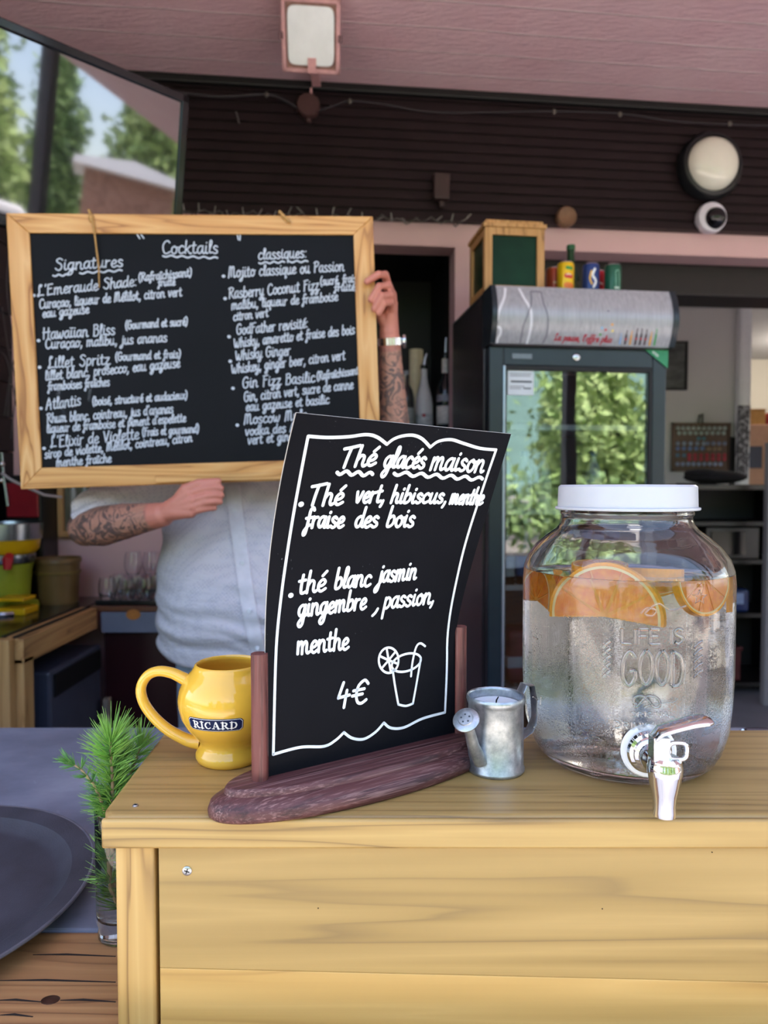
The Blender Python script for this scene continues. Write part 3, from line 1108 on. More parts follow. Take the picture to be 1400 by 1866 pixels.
px_line([(765 + 42 * math.cos(i * .42), 240 + 54 * math.sin(i * .42)) for i in range(16)])
for an in (.3, 1.35, 2.4, 3.5, 4.5, 5.5):
    px_line([(765, 240), (765 + 38 * math.cos(an), 240 + 48 * math.sin(an))])
px_line([(782, 282), (792, 350), (806, 428)])
px_line([(806, 428), (838, 434), (868, 424)])
px_line([(868, 424), (885, 330), (902, 230)])
px_line([(840 + 62 * math.cos(i * .42 + 2.6), 250 + 37 * math.sin(i * .42 + 2.6) - (62 * math.cos(i * .42 + 2.6)) * .22) for i in range(16)])
px_line([(860, 308), (866, 250), (882, 184), (900, 168), (920, 180)])
link('drink_drawing', ribbons(dr, .0021, card, card_n, .0006), chalk, mc, smooth=0)

# ------------------------------------------------------------------ yellow mug
MC = V3((-.1415, .645, BOX))
yel = M('yellow_glazed_ceramic', '#e6b440', .12, var=.04, vscale=15, coat=.5)
mug = thing('mug', 'yellow glazed pitcher mug with a blue name label, behind the stand', 'mug', MC)
outer = [(0, .0012), (.024, .0012), (.0265, 0), (.0292, .002), (.0305, .0055), (.030, .009), (.0278, .0125), (.0264, .016), (.0268, .0195), (.0315, .0255), (.038, .033), (.0428, .042), (.0452, .052), (.0455, .0585), (.0440, .0665),
         (.0412, .0725), (.0372, .0785), (.0330, .083), (.0310, .0865), (.0303, .0885)]
inner = [(.0290, .0892), (.0279, .0882), (.0285, .085), (.033, .079), (.039, .07), (.042, .058), (.039, .042), (.030, .03), (.02, .024), (0, .022)]


def mug_r(z):
    zs = [p[1] for p in outer[2:]]
    return float(np.interp(z, zs, [p[0] for p in outer[2:]]))


link('mug_body', MB().lathe(outer + inner, MC, seg=64), yel, mug, smooth=60)
hp = [(358, 1250), (345, 1242), (330, 1234), (312, 1226), (288, 1223), (268, 1232), (257, 1254), (262, 1280), (280, 1306), (304, 1328), (330, 1343), (348, 1350), (366, 1352)]
hpts = [tuple(P(x, y, .645)) for x, y in hp]
hs = []
for i in range(len(hpts) - 1):
    for k in range(4):
        w = k / 4
        q = [hpts[max(i - 1, 0)], hpts[i], hpts[i + 1], hpts[min(i + 2, len(hpts) - 1)]]
        hs.append(tuple(.5 * (2 * q[1][j] + (q[2][j] - q[0][j]) * w + (2 * q[0][j] - 5 * q[1][j] + 4 * q[2][j] - q[3][j]) * w * w + (3 * q[1][j] - q[0][j] - 3 * q[2][j] + q[3][j]) * w ** 3) for j in range(3)))
hs.append(hpts[-1])
nH = len(hs)
link('handle', MB().tube(hs, [.0046 + .0022 * abs(2 * i / (nH - 1) - 1) ** 3 for i in range(nH)], 16, flat=((0, 1, 0), 1.25, 1.0)), yel, mug, smooth=60)
LA = math.atan2(MC[0], MC[1]) * 0 + R(-5)       # the label faces a little away from the card


def mug_s(a, z):
    r_ = mug_r(z)
    an = LA + a / .0447
    return MC + V3((math.sin(an) * r_, -math.cos(an) * r_, z))


def mug_n(a, z):
    an = LA + a / .0447
    dz_ = (mug_r(z + .001) - mug_r(z - .001)) / .002
    n = V3((math.sin(an), -math.cos(an), -dz_))
    return n / np.linalg.norm(n)


def label_patch(w, h, cut, z, off):
    """eight-cornered label w x h on the mug's flank"""
    mb = MB()
    N = 24
    cols = []
    for i in range(N + 1):
        a = -w / 2 + w * i / N
        e = max(0, cut - (w / 2 - abs(a)))
        cols.append((a, h / 2 - e))
    for a, hh in cols:
        for k in range(5):
            zz = z - hh + 2 * hh * k / 4
            mb.v.append(tuple(mug_s(a, zz) + mug_n(a, zz) * off))
    for i in range(N):
        for k in range(4):
            mb.f.append((i * 5 + k, (i + 1) * 5 + k, (i + 1) * 5 + k + 1, i * 5 + k + 1))
    return mb


navy = M('navy_print', '#1c2548', .2, var=0)
whit = M('white_print', '#f2f2f0', .25, var=0)
LZ = .0455
lab = link('label', label_patch(.0515, .0118, .0025, LZ, .00025), navy, mug, label='navy label with white lettering')
link('label_rule', label_patch(.0502, .0107, .0022, LZ, .00035), whit, lab)
link('label_field', label_patch(.0492, .0098, .0020, LZ, .00045), navy, lab)
# R I C A R D in fat serifed capitals: (stroke weight, points), cap height 1
SER = {
 'R': (.98, [(.24, [(.22, 0), (.22, 1)]), (.1, [(.0, .05), (.44, .05)]), (.1, [(.0, .95), (.4, .95)]), (.1, [(.3, .95), (.6, .93)]), (.2, [(.58, .9), (.72, .78), (.68, .6), (.55, .52)]), (.08, [(.3, .5), (.58, .5)]), (.22, [(.5, .46), (.68, .2), (.86, .04)]), (.1, [(.78, .05), (1.0, .05)])]),
 'I': (.5, [(.24, [(.25, 0), (.25, 1)]), (.1, [(.02, .05), (.48, .05)]), (.1, [(.02, .95), (.48, .95)])]),
 'C': (.92, [(.22, [(.3, .85), (.16, .65), (.14, .4), (.28, .14)]), (.1, [(.28, .9), (.5, .97), (.74, .88)]), (.1, [(.76, 1.0), (.78, .68)]), (.12, [(.26, .12), (.52, .03), (.8, .18)])]),
 'A': (1.05, [(.1, [(.16, .04), (.46, 1)]), (.25, [(.52, .96), (.84, .04)]), (.09, [(.26, .34), (.66, .34)]), (.09, [(.0, .05), (.34, .05)]), (.1, [(.64, .05), (1.06, .05)])]),
 'D': (1.05, [(.24, [(.24, 0), (.24, 1)]), (.1, [(.02, .05), (.5, .05)]), (.1, [(.02, .95), (.5, .95)]), (.1, [(.5, .95), (.72, .85)]), (.22, [(.72, .84), (.84, .6), (.84, .4), (.72, .16)]), (.1, [(.5, .05), (.74, .17)])]),
}
stk = []
x = 0
for ch in 'RICARD':
    w, ks = SER[ch]
    for wt, pts in ks:
        stk.append((wt, [(x + a, b_) for a, b_ in pts]))
    x += w + .1
LW = x - .1
sx_ = .0410 / LW
stk = [(wt * .0062, [(-.0200 + a * sx_, LZ - .0031 + b_ * .0062) for a, b_ in smooth_line(pts)]) for wt, pts in stk]
link('lettering', ribbons(stk, .001, mug_s, mug_n, .0006), whit, lab, smooth=0)

# ------------------------------------------------------------------ zinc watering-can candle holder
zinc, t, b = base_mat('galvanised_zinc')
vr = t.nodes.new('ShaderNodeTexVoronoi')
vr.inputs['Scale'].default_value = 160
t.links.new(coords(t), vr.inputs['Vector'])
sp_ = ramp(t, noise(t, coords(t), 90, 5, .65), [(.35, lin('#969da2')), (.6, lin('#bcc2c6')), (.75, lin('#dcdfe1'))])
t.links.new(mixc(t, .25, sp_, ramp(t, vr.outputs['Distance'], [(0, (.6, .6, .62, 1)), (.6, (1, 1, 1, 1))]), 'MULTIPLY'), b.inputs['Base Color'])
b.inputs['Metallic'].default_value = .9
t.links.new(ramp(t, noise(t, coords(t), 60, 4), [(.3, (.28,) * 3), (.7, (.5,) * 3)]), b.inputs['Roughness'])
bump(t, b, noise(t, coords(t), 130, 4), .15, .0008)
CC = V3((.0985, .6215, BOX))
wc = thing('watering_can', 'small zinc watering-can tealight holder between the stand and the drink jar', 'candle holder', CC)
link('can_body', MB().lathe([(0, .0006), (.0235, .0006), (.0243, 0), (.0254, .0012), (.0254, .003), (.0244, .0045), (.0242, .058), (.0252, .0605), (.0258, .063), (.0256, .0655), (.0248, .0665), (.0240, .066),
                                (.0236, .064), (.0236, .004), (0, .004)], CC, seg=56), zinc, wc, smooth=50)
ro = P(853, 1320, .588)
sb = P(876, 1388, .603)
sp1 = link('spout', MB().tube([sb, sb * .5 + ro * .5 + V3((-.001, 0, -.002)), ro], [.0062, .0052, .0042], 18), zinc, wc)
rn = V3((-.30, -.60, .75))
rn /= np.linalg.norm(rn)
rose = link('sprinkler_rose', MB().lathe([(0, -.0085), (.004, -.0085), (.0092, -.0015), (.0112, 0), (.0112, .0012), (.0104, .002), (.0065, .0024), (.006, .0034), (0, .0038)], ro + rn * .006, rn, 32), zinc, wc)
tx = np.cross(rn, (0, 0, 1))
tx /= np.linalg.norm(tx)
ty = np.cross(rn, tx)
hb = MB()
for k in range(5):
    an = k * 2 * math.pi / 5
    hb.lathe([(0, 0), (.0008, 0), (.0008, .0004), (0, .0004)], ro + rn * .0094 + tx * .0036 * math.cos(an) + ty * .0036 * math.sin(an), rn, 8)
link('sprinkler_holes', hb, M('dark_holes', '#3c4348', .7, var=0), rose)
hd = V3((.74, .30, 0))
hpath = [CC + hd * .030 + Z * .024, CC + hd * .044 + Z * .030, CC + hd * .0535 + Z * .044, CC + hd * .054 + Z * .060, CC + hd * .046 + Z * .0715, CC + hd * .036 + Z * .0725, CC + hd * .0305 + Z * .064]
hpath[0] = CC + hd * .0300 + Z * .024
link('strap_handle', MB().tube([tuple(p) for p in hpath], .0045, 12, flat=((-.376, .927, 0), 1.3, .22)), zinc, wc)
cd = thing('candle', 'white wax candle inside the small zinc watering can', 'candle', CC + Z * .0042)
link('wax', MB().lathe([(0, .0042), (.0232, .0042), (.0232, .0575), (.0222, .0583), (.018, .0570), (.006, .0566), (0, .0566)], CC, seg=48), M('white_wax', '#e9eaec', .45, var=.03, sss=.2), cd)
link('wick', MB().tube([CC + Z * .0560, CC + V3((.0006, 0, .0615)), CC + V3((.0022, -.0006, .0645))], [.0007, .0007, .0005], 8), M('burnt_wick', '#1c1a18', .9, var=0), cd)

# ------------------------------------------------------------------ glass drink jar with orange slices
JC = V3((.2225, .6555, BOX))
jar_m, t, b = base_mat('clear_moulded_glass')
b.inputs['Base Color'].default_value = (.985, .995, .99, 1)
b.inputs['Transmission Weight'].default_value = 1
b.inputs['IOR'].default_value = 1.47
b.inputs['Specular IOR Level'].default_value = .10
v = coords(t)
sp = t.nodes.new('ShaderNodeSeparateXYZ')
t.links.new(v, sp.inputs[0])
low = ramp(t, sp.outputs[2], [(0, (1, 1, 1, 1)), (.115, (.8, .8, .8, 1)), (.15, (0, 0, 0, 1))])
fog = math_n(t, 'MULTIPLY', ramp(t, noise(t, v, 26, 4, .6), [(.46, (0, 0, 0, 1)), (.66, (1, 1, 1, 1))]), low)
t.links.new(math_n(t, 'MULTIPLY', fog, .03), b.inputs['Roughness'])
vo = t.nodes.new('ShaderNodeTexVoronoi')
vo.inputs['Scale'].default_value = 620
t.links.new(v, vo.inputs['Vector'])
drop = ramp(t, vo.outputs['Distance'], [(0, (1, 1, 1, 1)), (.42, (0, 0, 0, 1))])
hgt = math_n(t, 'ADD', math_n(t, 'MULTIPLY', math_n(t, 'MULTIPLY', drop, fog), 1.0), math_n(t, 'MULTIPLY', noise(t, v, 34, 2), .55))
bump(t, b, hgt, .35, .0009)
jar = thing('drink_dispenser', 'large clear glass drink jar with a white lid and a chrome tap', 'drink dispenser', JC)
JR = .0925
jo = [(0, .0045), (.052, .0035), (.066, 0), (.0715, .0012), (.0785, .007), (.0845, .018), (.0893, .035), (.0915, .058), (JR, .082), (JR, .165), (.0915, .176), (.088, .186), (.080, .1965), (.070, .205), (.0625, .2105), (.0585, .2155), (.0570, .2205),
      (.0570, .2225), (.0585, .2240), (.0585, .2262), (.0565, .2280), (.0565, .2400)]
ji = [(.0530, .2400), (.0530, .2215), (.0560, .2130), (.066, .2025), (.076, .1935), (.0842, .183), (.0877, .1735), (.0885, .164), (.0885, .082), (.0875, .058), (.085, .036), (.0795, .0195), (.0735, .0115), (.06, .0095), (0, .0105)]
jar_o = link('jar', MB().lathe(jo + ji, JC, seg=96), jar_m, jar, smooth=80)


def jar_s(s, z):
    an = s / JR
    return JC + V3((math.sin(an) * JR, -math.cos(an) * JR, z))


def jar_n(s, z):
    an = s / JR
    return V3((math.sin(an), -math.cos(an), 0))


def jar_uv(px, py):
    d = ray(px, py)
    o = _O - JC
    A = d[0] ** 2 + d[1] ** 2
    B = 2 * (d[0] * o[0] + d[1] * o[1])
    Cc = o[0] ** 2 + o[1] ** 2 - JR ** 2
    k = (-B - math.sqrt(max(B * B - 4 * A * Cc, 0))) / (2 * A)
    q = o + d * k
    return math.atan2(q[0], -q[1]) * JR, float(q[2])


def z6(x, y):
    return jar_uv(1060 + x / 4.911, 1120 + y / 4.911)


emb = []


def emb_text(s, x0, x1, yb, h, r_):
    a, c = z6(x0, yb), z6(x1, yb)
    for k in lay(s, a, c, h, 0, CAPS, 0):
        emb.append((r_, k))


emb_text('LIFE IS', 360, 905, 258, .0120, .0015)
st_, L_ = text_strokes('GOOD', CAPS)
a_, c_ = z6(362, 640), z6(905, 640)
for k in st_:
    emb.append((.0018, [(a_[0] + (c_[0] - a_[0]) * p[0] / L_, a_[1] + .0275 * p[1] + .003 * math.sin(math.pi * p[0] / L_)) for p in k]))
emb_text('ORIGINAL'.replace('A', 'A'), 440, 825, 912, .0042, .0007)
emb_text("DRINKING JARS", 290, 1040, 1008, .0056, .0009)
n_text = len(emb)
for xo in (230, 1043):
    for i in range(5):
        y0 = 235 + i * 66
        emb.append((.0012, [z6(xo - 38, y0 + 62), z6(xo - 20, y0 + 40), z6(xo + 8, y0 + 14), z6(xo + 34, y0)]))
        emb.append((.0005, [z6(xo - 36, y0 + 18), z6(xo - 4, y0 + 40), z6(xo + 30, y0 + 60)]))
sw = [(500, 800), (465, 780), (480, 735), (540, 725), (600, 770), (650, 825), (700, 815), (690, 760), (640, 730), (580, 735), (520, 800), (480, 825), (470, 800)]
emb.append((.0012, [z6(*p) for p in smooth_line(sw, 6)]))
emb.append((.0008, [z6(*p) for p in smooth_line([(560, 830), (640, 800), (740, 790), (830, 780), (870, 745)], 6)]))
star = [(1275 + 13 * (1 if i % 2 == 0 else .45) * math.sin(i * math.pi / 5), 1088 - 13 * (1 if i % 2 == 0 else .45) * math.cos(i * math.pi / 5)) for i in range(11)]
emb.append((.0006, [jar_uv(*p) for p in star]))
emb.append((.0007, [jar_uv(*p) for p in smooth_line([(1168, 1118), (1180, 1108), (1196, 1112), (1190, 1122), (1176, 1118), (1200, 1100), (1222, 1112), (1250, 1104)], 6)]))
for yy, n_ in ((1160, 1), (1270, 1), (1215, 0), (1325, 0)):       # litre marks on the flank
    a = jar_uv(972 if n_ else 974, yy)
    emb.append((.0005, [a, (a[0] + .008, a[1] - .0004)]))
    if n_:
        emb.append((.0005, [(a[0] + .012, a[1] - .004), (a[0] + .013, a[1] + .004)]))
rel_m = glass('moulded_glass_relief', (.99, 1, .995, 1), 0, 1.5)
for nm, part in (('embossed_lettering', emb[:n_text]), ('rope_ornament', emb[n_text:n_text + 10]), ('rope_ornament', emb[n_text + 10:n_text + 20]), ('scroll_ornament', emb[n_text + 20:n_text + 22]),
                 ('star_ornament', emb[n_text + 22:n_text + 23]), ('leaf_ornament', emb[n_text + 23:n_text + 24]), ('litre_mark', emb[n_text + 24:n_text + 26]), ('litre_mark', emb[n_text + 26:n_text + 28]), ('litre_mark', emb[n_text + 28:n_text + 29]), ('litre_mark', emb[n_text + 29:])):
    mb = MB()
    for r_, k in part:
        q = [k[0]]
        for p in k[1:]:
            if math.hypot(p[0] - q[-1][0], p[1] - q[-1][1]) > .0006:
                q.append(p)
        if len(q) > 1:
            mb.tube([jar_s(*p) + jar_n(*p) * r_ * .25 for p in q], r_, 8)
    link(nm, mb, rel_m, jar_o, smooth=60)

lid_m = M('milky_white_plastic', '#bcbfc3', .35, var=.02, sss=.15)
lid = link('lid', MB().lathe([(0, .2425), (.0585, .2425), (.0590, .2315), (.0632, .2305), (.0634, .2290), (.0628, .2282), (.0612, .2282), (.0612, .2300), (.0606, .249), (.0585, .2508), (.02, .2512), (0, .2512)], JC, seg=96), lid_m, jar, smooth=40)

# water
wtr = glass('still_water', (.985, .995, .985, 1), 0, 1.333)
WL = .1735
wp = [(0, .0103)] + [(r_ + .0003, z) for r_, z in reversed([p for p in ji if p[1] < WL and p[0] > 0])] + [(.0880, WL), (.0868, WL - .0008), (0, WL - .0008)]
w_o = link('water', MB().lathe(wp, JC, seg=96), wtr, origin=JC + Z * .0103, smooth=60)
tag(w_o, 'clear water filling the glass jar up to the orange slices', 'water', kind='stuff')

# orange slices
peel = M('orange_peel', '#f6a40c', .35, var=.1, vscale=300, bmp=.15, bscale=900)
pith = M('pale_pith', '#f7dc9a', .6, var=.05)


def pulp_mat(name, a, b2):
    m, t, b = base_mat(name)
    t.links.new(ramp(t, noise(t, coords(t, (1, 1, 1)), 160, 4, .6), [(.3, lin(a)), (.7, lin(b2))]), b.inputs['Base Color'])
    b.inputs['Roughness'].default_value = .25
    b.inputs['Subsurface Weight'].default_value = .1
    b.inputs['Subsurface Radius'].default_value = (.012, .005, .001)
    b.inputs['Subsurface Scale'].default_value = .5
    return m


pulp = pulp_mat('orange_pulp', '#e67200', '#f79a14')


def slice_(c, r_, ax, ay, a0, a1, lb, th=.0065, jag=.0):
    """a cut wheel segment: ax, ay span the cut face, a0..a1 its arc"""
    ax = V3(ax) / np.linalg.norm(ax)
    ay = V3(ay) - ax * (V3(ay) @ ax)
    ay /= np.linalg.norm(ay)
    az = np.cross(ax, ay)
    c = V3(c)
    o = thing('orange_slice', lb, 'orange slice', c, 'orange slices in the drink jar')
    N = 30
    an = [a0 + (a1 - a0) * i / N for i in range(N + 1)]

    def ring(ri, ro, t0, t1):
        poly = [(ro * math.cos(a), ro * math.sin(a)) for a in an] + [(ri * math.cos(a), ri * math.sin(a)) for a in reversed(an)]
        return MB().prism(poly, c, ax, ay, az, t0, t1)
    mbp = MB()
    for i in range(N):
        a, a2 = an[i], an[i + 1]
        q = [(ri * math.cos(x), ri * math.sin(x)) for ri, x in ((r_ * .945, a), (r_, a), (r_, a2), (r_ * .945, a2))]
        mbp.prism(q, c, ax, ay, az, -th / 2, th / 2)
    link('peel', mbp, peel, o, smooth=0)
    mbp = MB()
    for i in range(N):
        a, a2 = an[i], an[i + 1]
        q = [(ri * math.cos(x), ri * math.sin(x)) for ri, x in ((r_ * .895, a), (r_ * .944, a), (r_ * .944, a2), (r_ * .895, a2))]
        mbp.prism(q, c, ax, ay, az, -th / 2 + .0001, th / 2 - .0001)
    link('pith', mbp, pith, o, smooth=0)
    # juicy segments parted by thin membranes
    ns = max(2, round((a1 - a0) / (math.pi / 5)))
    mbp, mbm = MB(), MB()
    for k in range(ns):
        b0 = a0 + (a1 - a0) * k / ns
        b1 = a0 + (a1 - a0) * (k + 1) / ns
        g = .018
        M_ = 7
        arc = [b0 + g + (b1 - b0 - 2 * g) * i / M_ for i in range(M_ + 1)]
        poly = [(.11 * r_ * math.cos((b0 + b1) / 2), .11 * r_ * math.sin((b0 + b1) / 2))] + [(r_ * .896 * math.cos(a), r_ * .896 * math.sin(a)) for a in arc]
        mbp.prism(poly, c, ax, ay, az, -th / 2 + .0003, th / 2 - .0003)
    poly = [(0, 0)] + [(r_ * .895 * math.cos(a), r_ * .895 * math.sin(a)) for a in an]
    mbm.prism(poly, c, ax, ay, az, -th / 2 + .0008, th / 2 - .0008)
    link('pulp', mbp, pulp, o, smooth=0)
    link('membrane', mbm, M('membrane', '#f0a23a', .4, var=.05), o, smooth=0)
    return o


def jp(a_deg, rad, z):
    return JC + V3((math.sin(R(a_deg)) * rad, -math.cos(R(a_deg)) * rad, z))


# facing direction of the jar is about -19 degrees
slice_(jp(-32, .0615, .1400), .0450, (.848, -.53, .0), (0, -.04, 1), R(-6), R(186), 'half orange slice with a bright yellow rim standing upright against the front of the glass')
slice_(jp(37, .064, .1715), .0310, (.80, .60, -.05), (.10, -.10, -1), R(0), R(180), 'orange slice hanging down above the raised lettering LIFE IS')
slice_(jp(92, .064, .1420), .0305, (.035, -1, 0), (0, 0, 1), R(-4), R(184), 'orange slice on edge against the glass farthest from the watering can')
slice_(jp(152, .064, .1725), .0305, (.883, -.47, 0), (0, 0, -1), R(0), R(180), 'orange slice hanging at the back of the jar on the fridge side')
slice_(jp(-152, .064, .1420), .0305, (.883, .47, 0), (0, 0, 1), R(-4), R(184), 'half orange slice upright at the back of the jar behind the bright-rimmed one')
slice_(jp(-97, .063, .1430), .0305, (.07, 1, 0), (.10, 0, 1), R(-10), R(190), 'orange wedge on edge by the jar side next to the watering can')
for ang, rad, zz, rr, tl, lb in ((-50, .027, .1620, .026, .05, 'small orange slice floating flat just behind the bright-rimmed half slice'), (40, .027, .1735, .026, -.06, 'small orange slice floating flat behind the hanging slice over LIFE IS'),
                                 (130, .027, .1622, .026, .05, 'small flat orange slice floating at the back, fridge side'), (-140, .027, .1737, .026, .06, 'small flat orange slice floating at the back, watering can side')):
    slice_(jp(ang, rad, zz), rr, (.8, .6, tl), (-.6, .8, tl * .6), R(0), R(359), lb, .0092)

# chrome tap
chrome = M('chrome', '#e3e5ea', .05, 1, var=0)
TA = -6.5
td = V3((math.sin(R(TA)), -math.cos(R(TA)), 0))
TZ = BOX + .0375
tap0 = JC * V3((1, 1, 0)) + td * .0885 + Z * TZ
tap = link('tap', MB().lathe([(0, -.006), (.0135, -.006), (.0135, .004), (.0172, .004), (.0175, .0065), (.0160, .0090), (.0135, .0100), (.0130, .0135), (.0105, .0150), (.0098, .0240), (.0085, .026), (.0085, .052), (0, .052)], tap0, td, 40), chrome, jar, smooth=35, label='chrome tap')
link('gasket', MB().lathe([(.0130, .0015), (.0215, .0015), (.0218, .0028), (.0205, .0042), (.0130, .0046)], tap0, td, 40), M('white_rubber', '#dfe3e6', .5, var=0), tap)
vc = tap0 + td * .0500
vz0 = float(P(1232, 1487, vc[1])[2])
noz = [(0, .003), (.0058, .003), (.0068, 0), (.0079, .0005), (.0082, .004), (.0080, .009), (.0092, .017), (.0112, .026), (.0119, .0315), (.0124, .0318), (.0126, .0375), (.0121, .0385), (.0118, .0425), (.0095, .0445), (0, .0447)]
link('spout', MB().lathe(noz, vc * V3((1, 1, 0)) + Z * vz0, seg=48), chrome, tap, smooth=35)
vt = vc * V3((1, 1, 0)) + Z * (vz0 + .0435)
link('lever', MB().frame_box(vt, RIGHT, (0, 1, 0), Z, -.0105, .0015, -.006, .006, -.002, .0165)
     .tube([vt + V3((-.0085, 0, .015)), vt + V3((-.004, -.001, .0205)), vt + V3((.006, -.003, .0245)), vt + V3((.017, -.005, .0285)), vt + V3((.026, -.006, .0305)), vt + V3((.0305, -.006, .0302))],
           [.0075, .0085, .0085, .0092, .0098, .006], 18, flat=((0, 1, 0), 1.0, .30)), chrome, tap, smooth=45, bevel=.0012)
ring = []
for i in range(25):
    an = 2 * math.pi * i / 24
    ring.append(vt + V3((.0075 + .0068 * (abs(math.cos(an)) ** .6) * (1 if math.cos(an) > 0 else -1), -.004, .0065 + .0062 * (abs(math.sin(an)) ** .6) * (1 if math.sin(an) > 0 else -1))))
link('thumb_loop', MB().tube(ring, .0017, 10, caps=False), chrome, tap)

# ------------------------------------------------------------------ glass vase with larch sprigs
VC = V3((-.2448, .6555, BAR))
vt_z = float(P(190, 1470, .6555)[2]) - BAR
vg = glass('vase_glass', (.95, .985, .975, 1), 0, 1.5)
vase = thing('vase', 'tall narrow glass vase with water beside the wooden riser', 'vase', VC)
link('vase_body', MB().lathe([(0, .003), (.018, .0025), (.0205, 0), (.0225, .002), (.0225, .0135), (.0240, .017), (.0240, vt_z - .001), (.0235, vt_z), (.0226, vt_z), (.0222, vt_z - .001), (.0222, .025), (.018, .020), (0, .0195)], VC, seg=48), vg, vase, smooth=50)
wv = link('vase_water', MB().lathe([(0, .0193), (.018, .0198), (.02235, .025), (.02235, .098), (.0215, .0975), (0, .0975)], VC, seg=48), wtr, origin=VC + Z * .0193, smooth=50)
tag(wv, 'water standing in the tall narrow vase', 'water', kind='stuff')
needle_a = M('larch_needles', '#86b757', .5, var=.25, vscale=60)
needle_d = M('dark_larch_needles', '#5d8f48', .5, var=.25, vscale=60)
twig_m = M('larch_twig', '#a58a68', .8, var=.25, vscale=180, bmp=.5)
rng = np.random.default_rng(11)


def sprig(path, nodes, nlen, lb, mat_, per=22, upto=None, rad=.0022):
    path = [V3(p) for p in path]
    o = thing('larch_sprig', lb, 'larch sprig', path[0], 'larch sprigs in the vase')
    n = len(path)
    link('twig', MB().tube(path, [rad * (1 - .6 * i / (n - 1)) for i in range(n)], 8), twig_m, o)
    mb = MB()
    for q in range(nodes):
        f = (q + .5) / nodes * (n - 1)
        i = min(int(f), n - 2)
        c = path[i] * (1 - f + i) + path[i + 1] * (f - i)
        ax = path[i + 1] - path[i]
        ax /= np.linalg.norm(ax)
        tip = q >= nodes - 2
        for k in range(per + (14 if tip else 0)):
            d = rng.normal(size=3)
            d -= ax * (d @ ax)
            d /= np.linalg.norm(d) + 1e-9
            up = rng.uniform(.25, .95) if not tip else rng.uniform(.6, 2.6)
            d = d + ax * up
            d /= np.linalg.norm(d)
            L = nlen * rng.uniform(.65, 1.1)
            bend = ax * L * .14 + Z * L * .03
            p1 = c + d * L * .5 + bend * .4
            p2 = c + d * L + bend
            sd = np.cross(d, rng.normal(size=3))
            sd /= np.linalg.norm(sd)
            se = np.cross(d, sd)
            w = .00045
            vs = []
            for pp, ww in ((c, w * .8), (p1, w), (p2, w * .25)):
                for an in (0, 2.1, 4.2):
                    vs.append(pp + (sd * math.cos(an) + se * math.sin(an)) * ww)
            fs = []
            for r_ in range(2):
                for a in range(3):
                    fs.append((r_ * 3 + a, r_ * 3 + (a + 1) % 3, r_ * 3 + 3 + (a + 1) % 3, r_ * 3 + 3 + a))
            fs.append((6, 7, 8))
            mb.add(vs, fs)
    link('needles', mb, mat_, o, smooth=60)
    return o


vb = VC + Z * .022
sprig([vb + V3((.006, 0, 0)), VC + V3((-.008, -.006, .06)), VC + V3((-.002, -.004, .11)), P(206, 1470, .650), P(205, 1425, .648), P(203, 1385, .646), P(201, 1368, .644), P(203, 1350, .643)], 20, .029,
      'tallest larch sprig in the vase, with a bright green tuft on top', needle_a, 46)
sprig([vb + V3((-.004, .005, .002)), VC + V3((.004, .008, .07)), P(222, 1470, .668), P(240, 1405, .674), P(252, 1372, .676), P(258, 1352, .676)], 11, .022, 'slim larch sprig leaning over the skewed end of the riser', needle_a, 34)
sprig([vb + V3((.002, -.008, .004)), VC + V3((-.006, -.010, .05)), VC + V3((-.010, -.004, .10)), P(183, 1455, .640), P(170, 1428, .636), P(146, 1400, .634), P(120, 1385, .632)], 14, .012, 'thin larch sprig pointing away from the riser over the tray', needle_d, 18, rad=.0018)
sprig([vb + V3((.008, .006, .0)), VC + V3((.010, .004, .05)), VC + V3((.006, .0, .1)), P(214, 1480, .655), P(200, 1448, .652), P(216, 1420, .658), P(222, 1388, .662)], 16, .027, 'dark bushy larch sprig filling the mouth of the vase', needle_d, 44)

# ------------------------------------------------------------------ serving tray
TC = V3((-.4905, .688, BAR))
tray_m = M('black_non_slip_tray', '#3a3a42', .62, var=.35, vscale=14, bmp=.35, bscale=700)
tray = thing('serving_tray', 'round black non-slip waiter tray lying on the slate top', 'tray', TC)
link('tray', MB().lathe([(0, 0), (.150, 0), (.158, .002), (.170, .012), (.1885, .0165), (.1905, .0185), (.1895, .0205), (.187, .0205), (.168, .0165), (.157, .0065), (.150, .0045), (0, .0045)], TC, seg=96), tray_m, tray, smooth=30)
link('rolled_rim', MB().tube([TC + V3((.1895 * math.cos(i * math.pi / 48), .1895 * math.sin(i * math.pi / 48), .0192)) for i in range(97)], .0019, 8, caps=False), M('worn_tray_rim', '#5a5860', .5, var=.3, vscale=60), tray)

# small glass ashtray behind the riser
AC = V3((.585, 1.06, BAR))
ag = glass('pressed_glass', (.96, .98, .98, 1), .02, 1.5)
at_ = link('ashtray', MB().lathe([(0, 0), (.04, 0), (.047, .004), (.052, .036), (.050, .040), (.044, .038), (.036, .012), (0, .009)], AC, seg=10), ag, origin=AC, smooth=20)
tag(at_, 'small faceted clear glass ashtray on the bar behind the riser', 'ashtray')

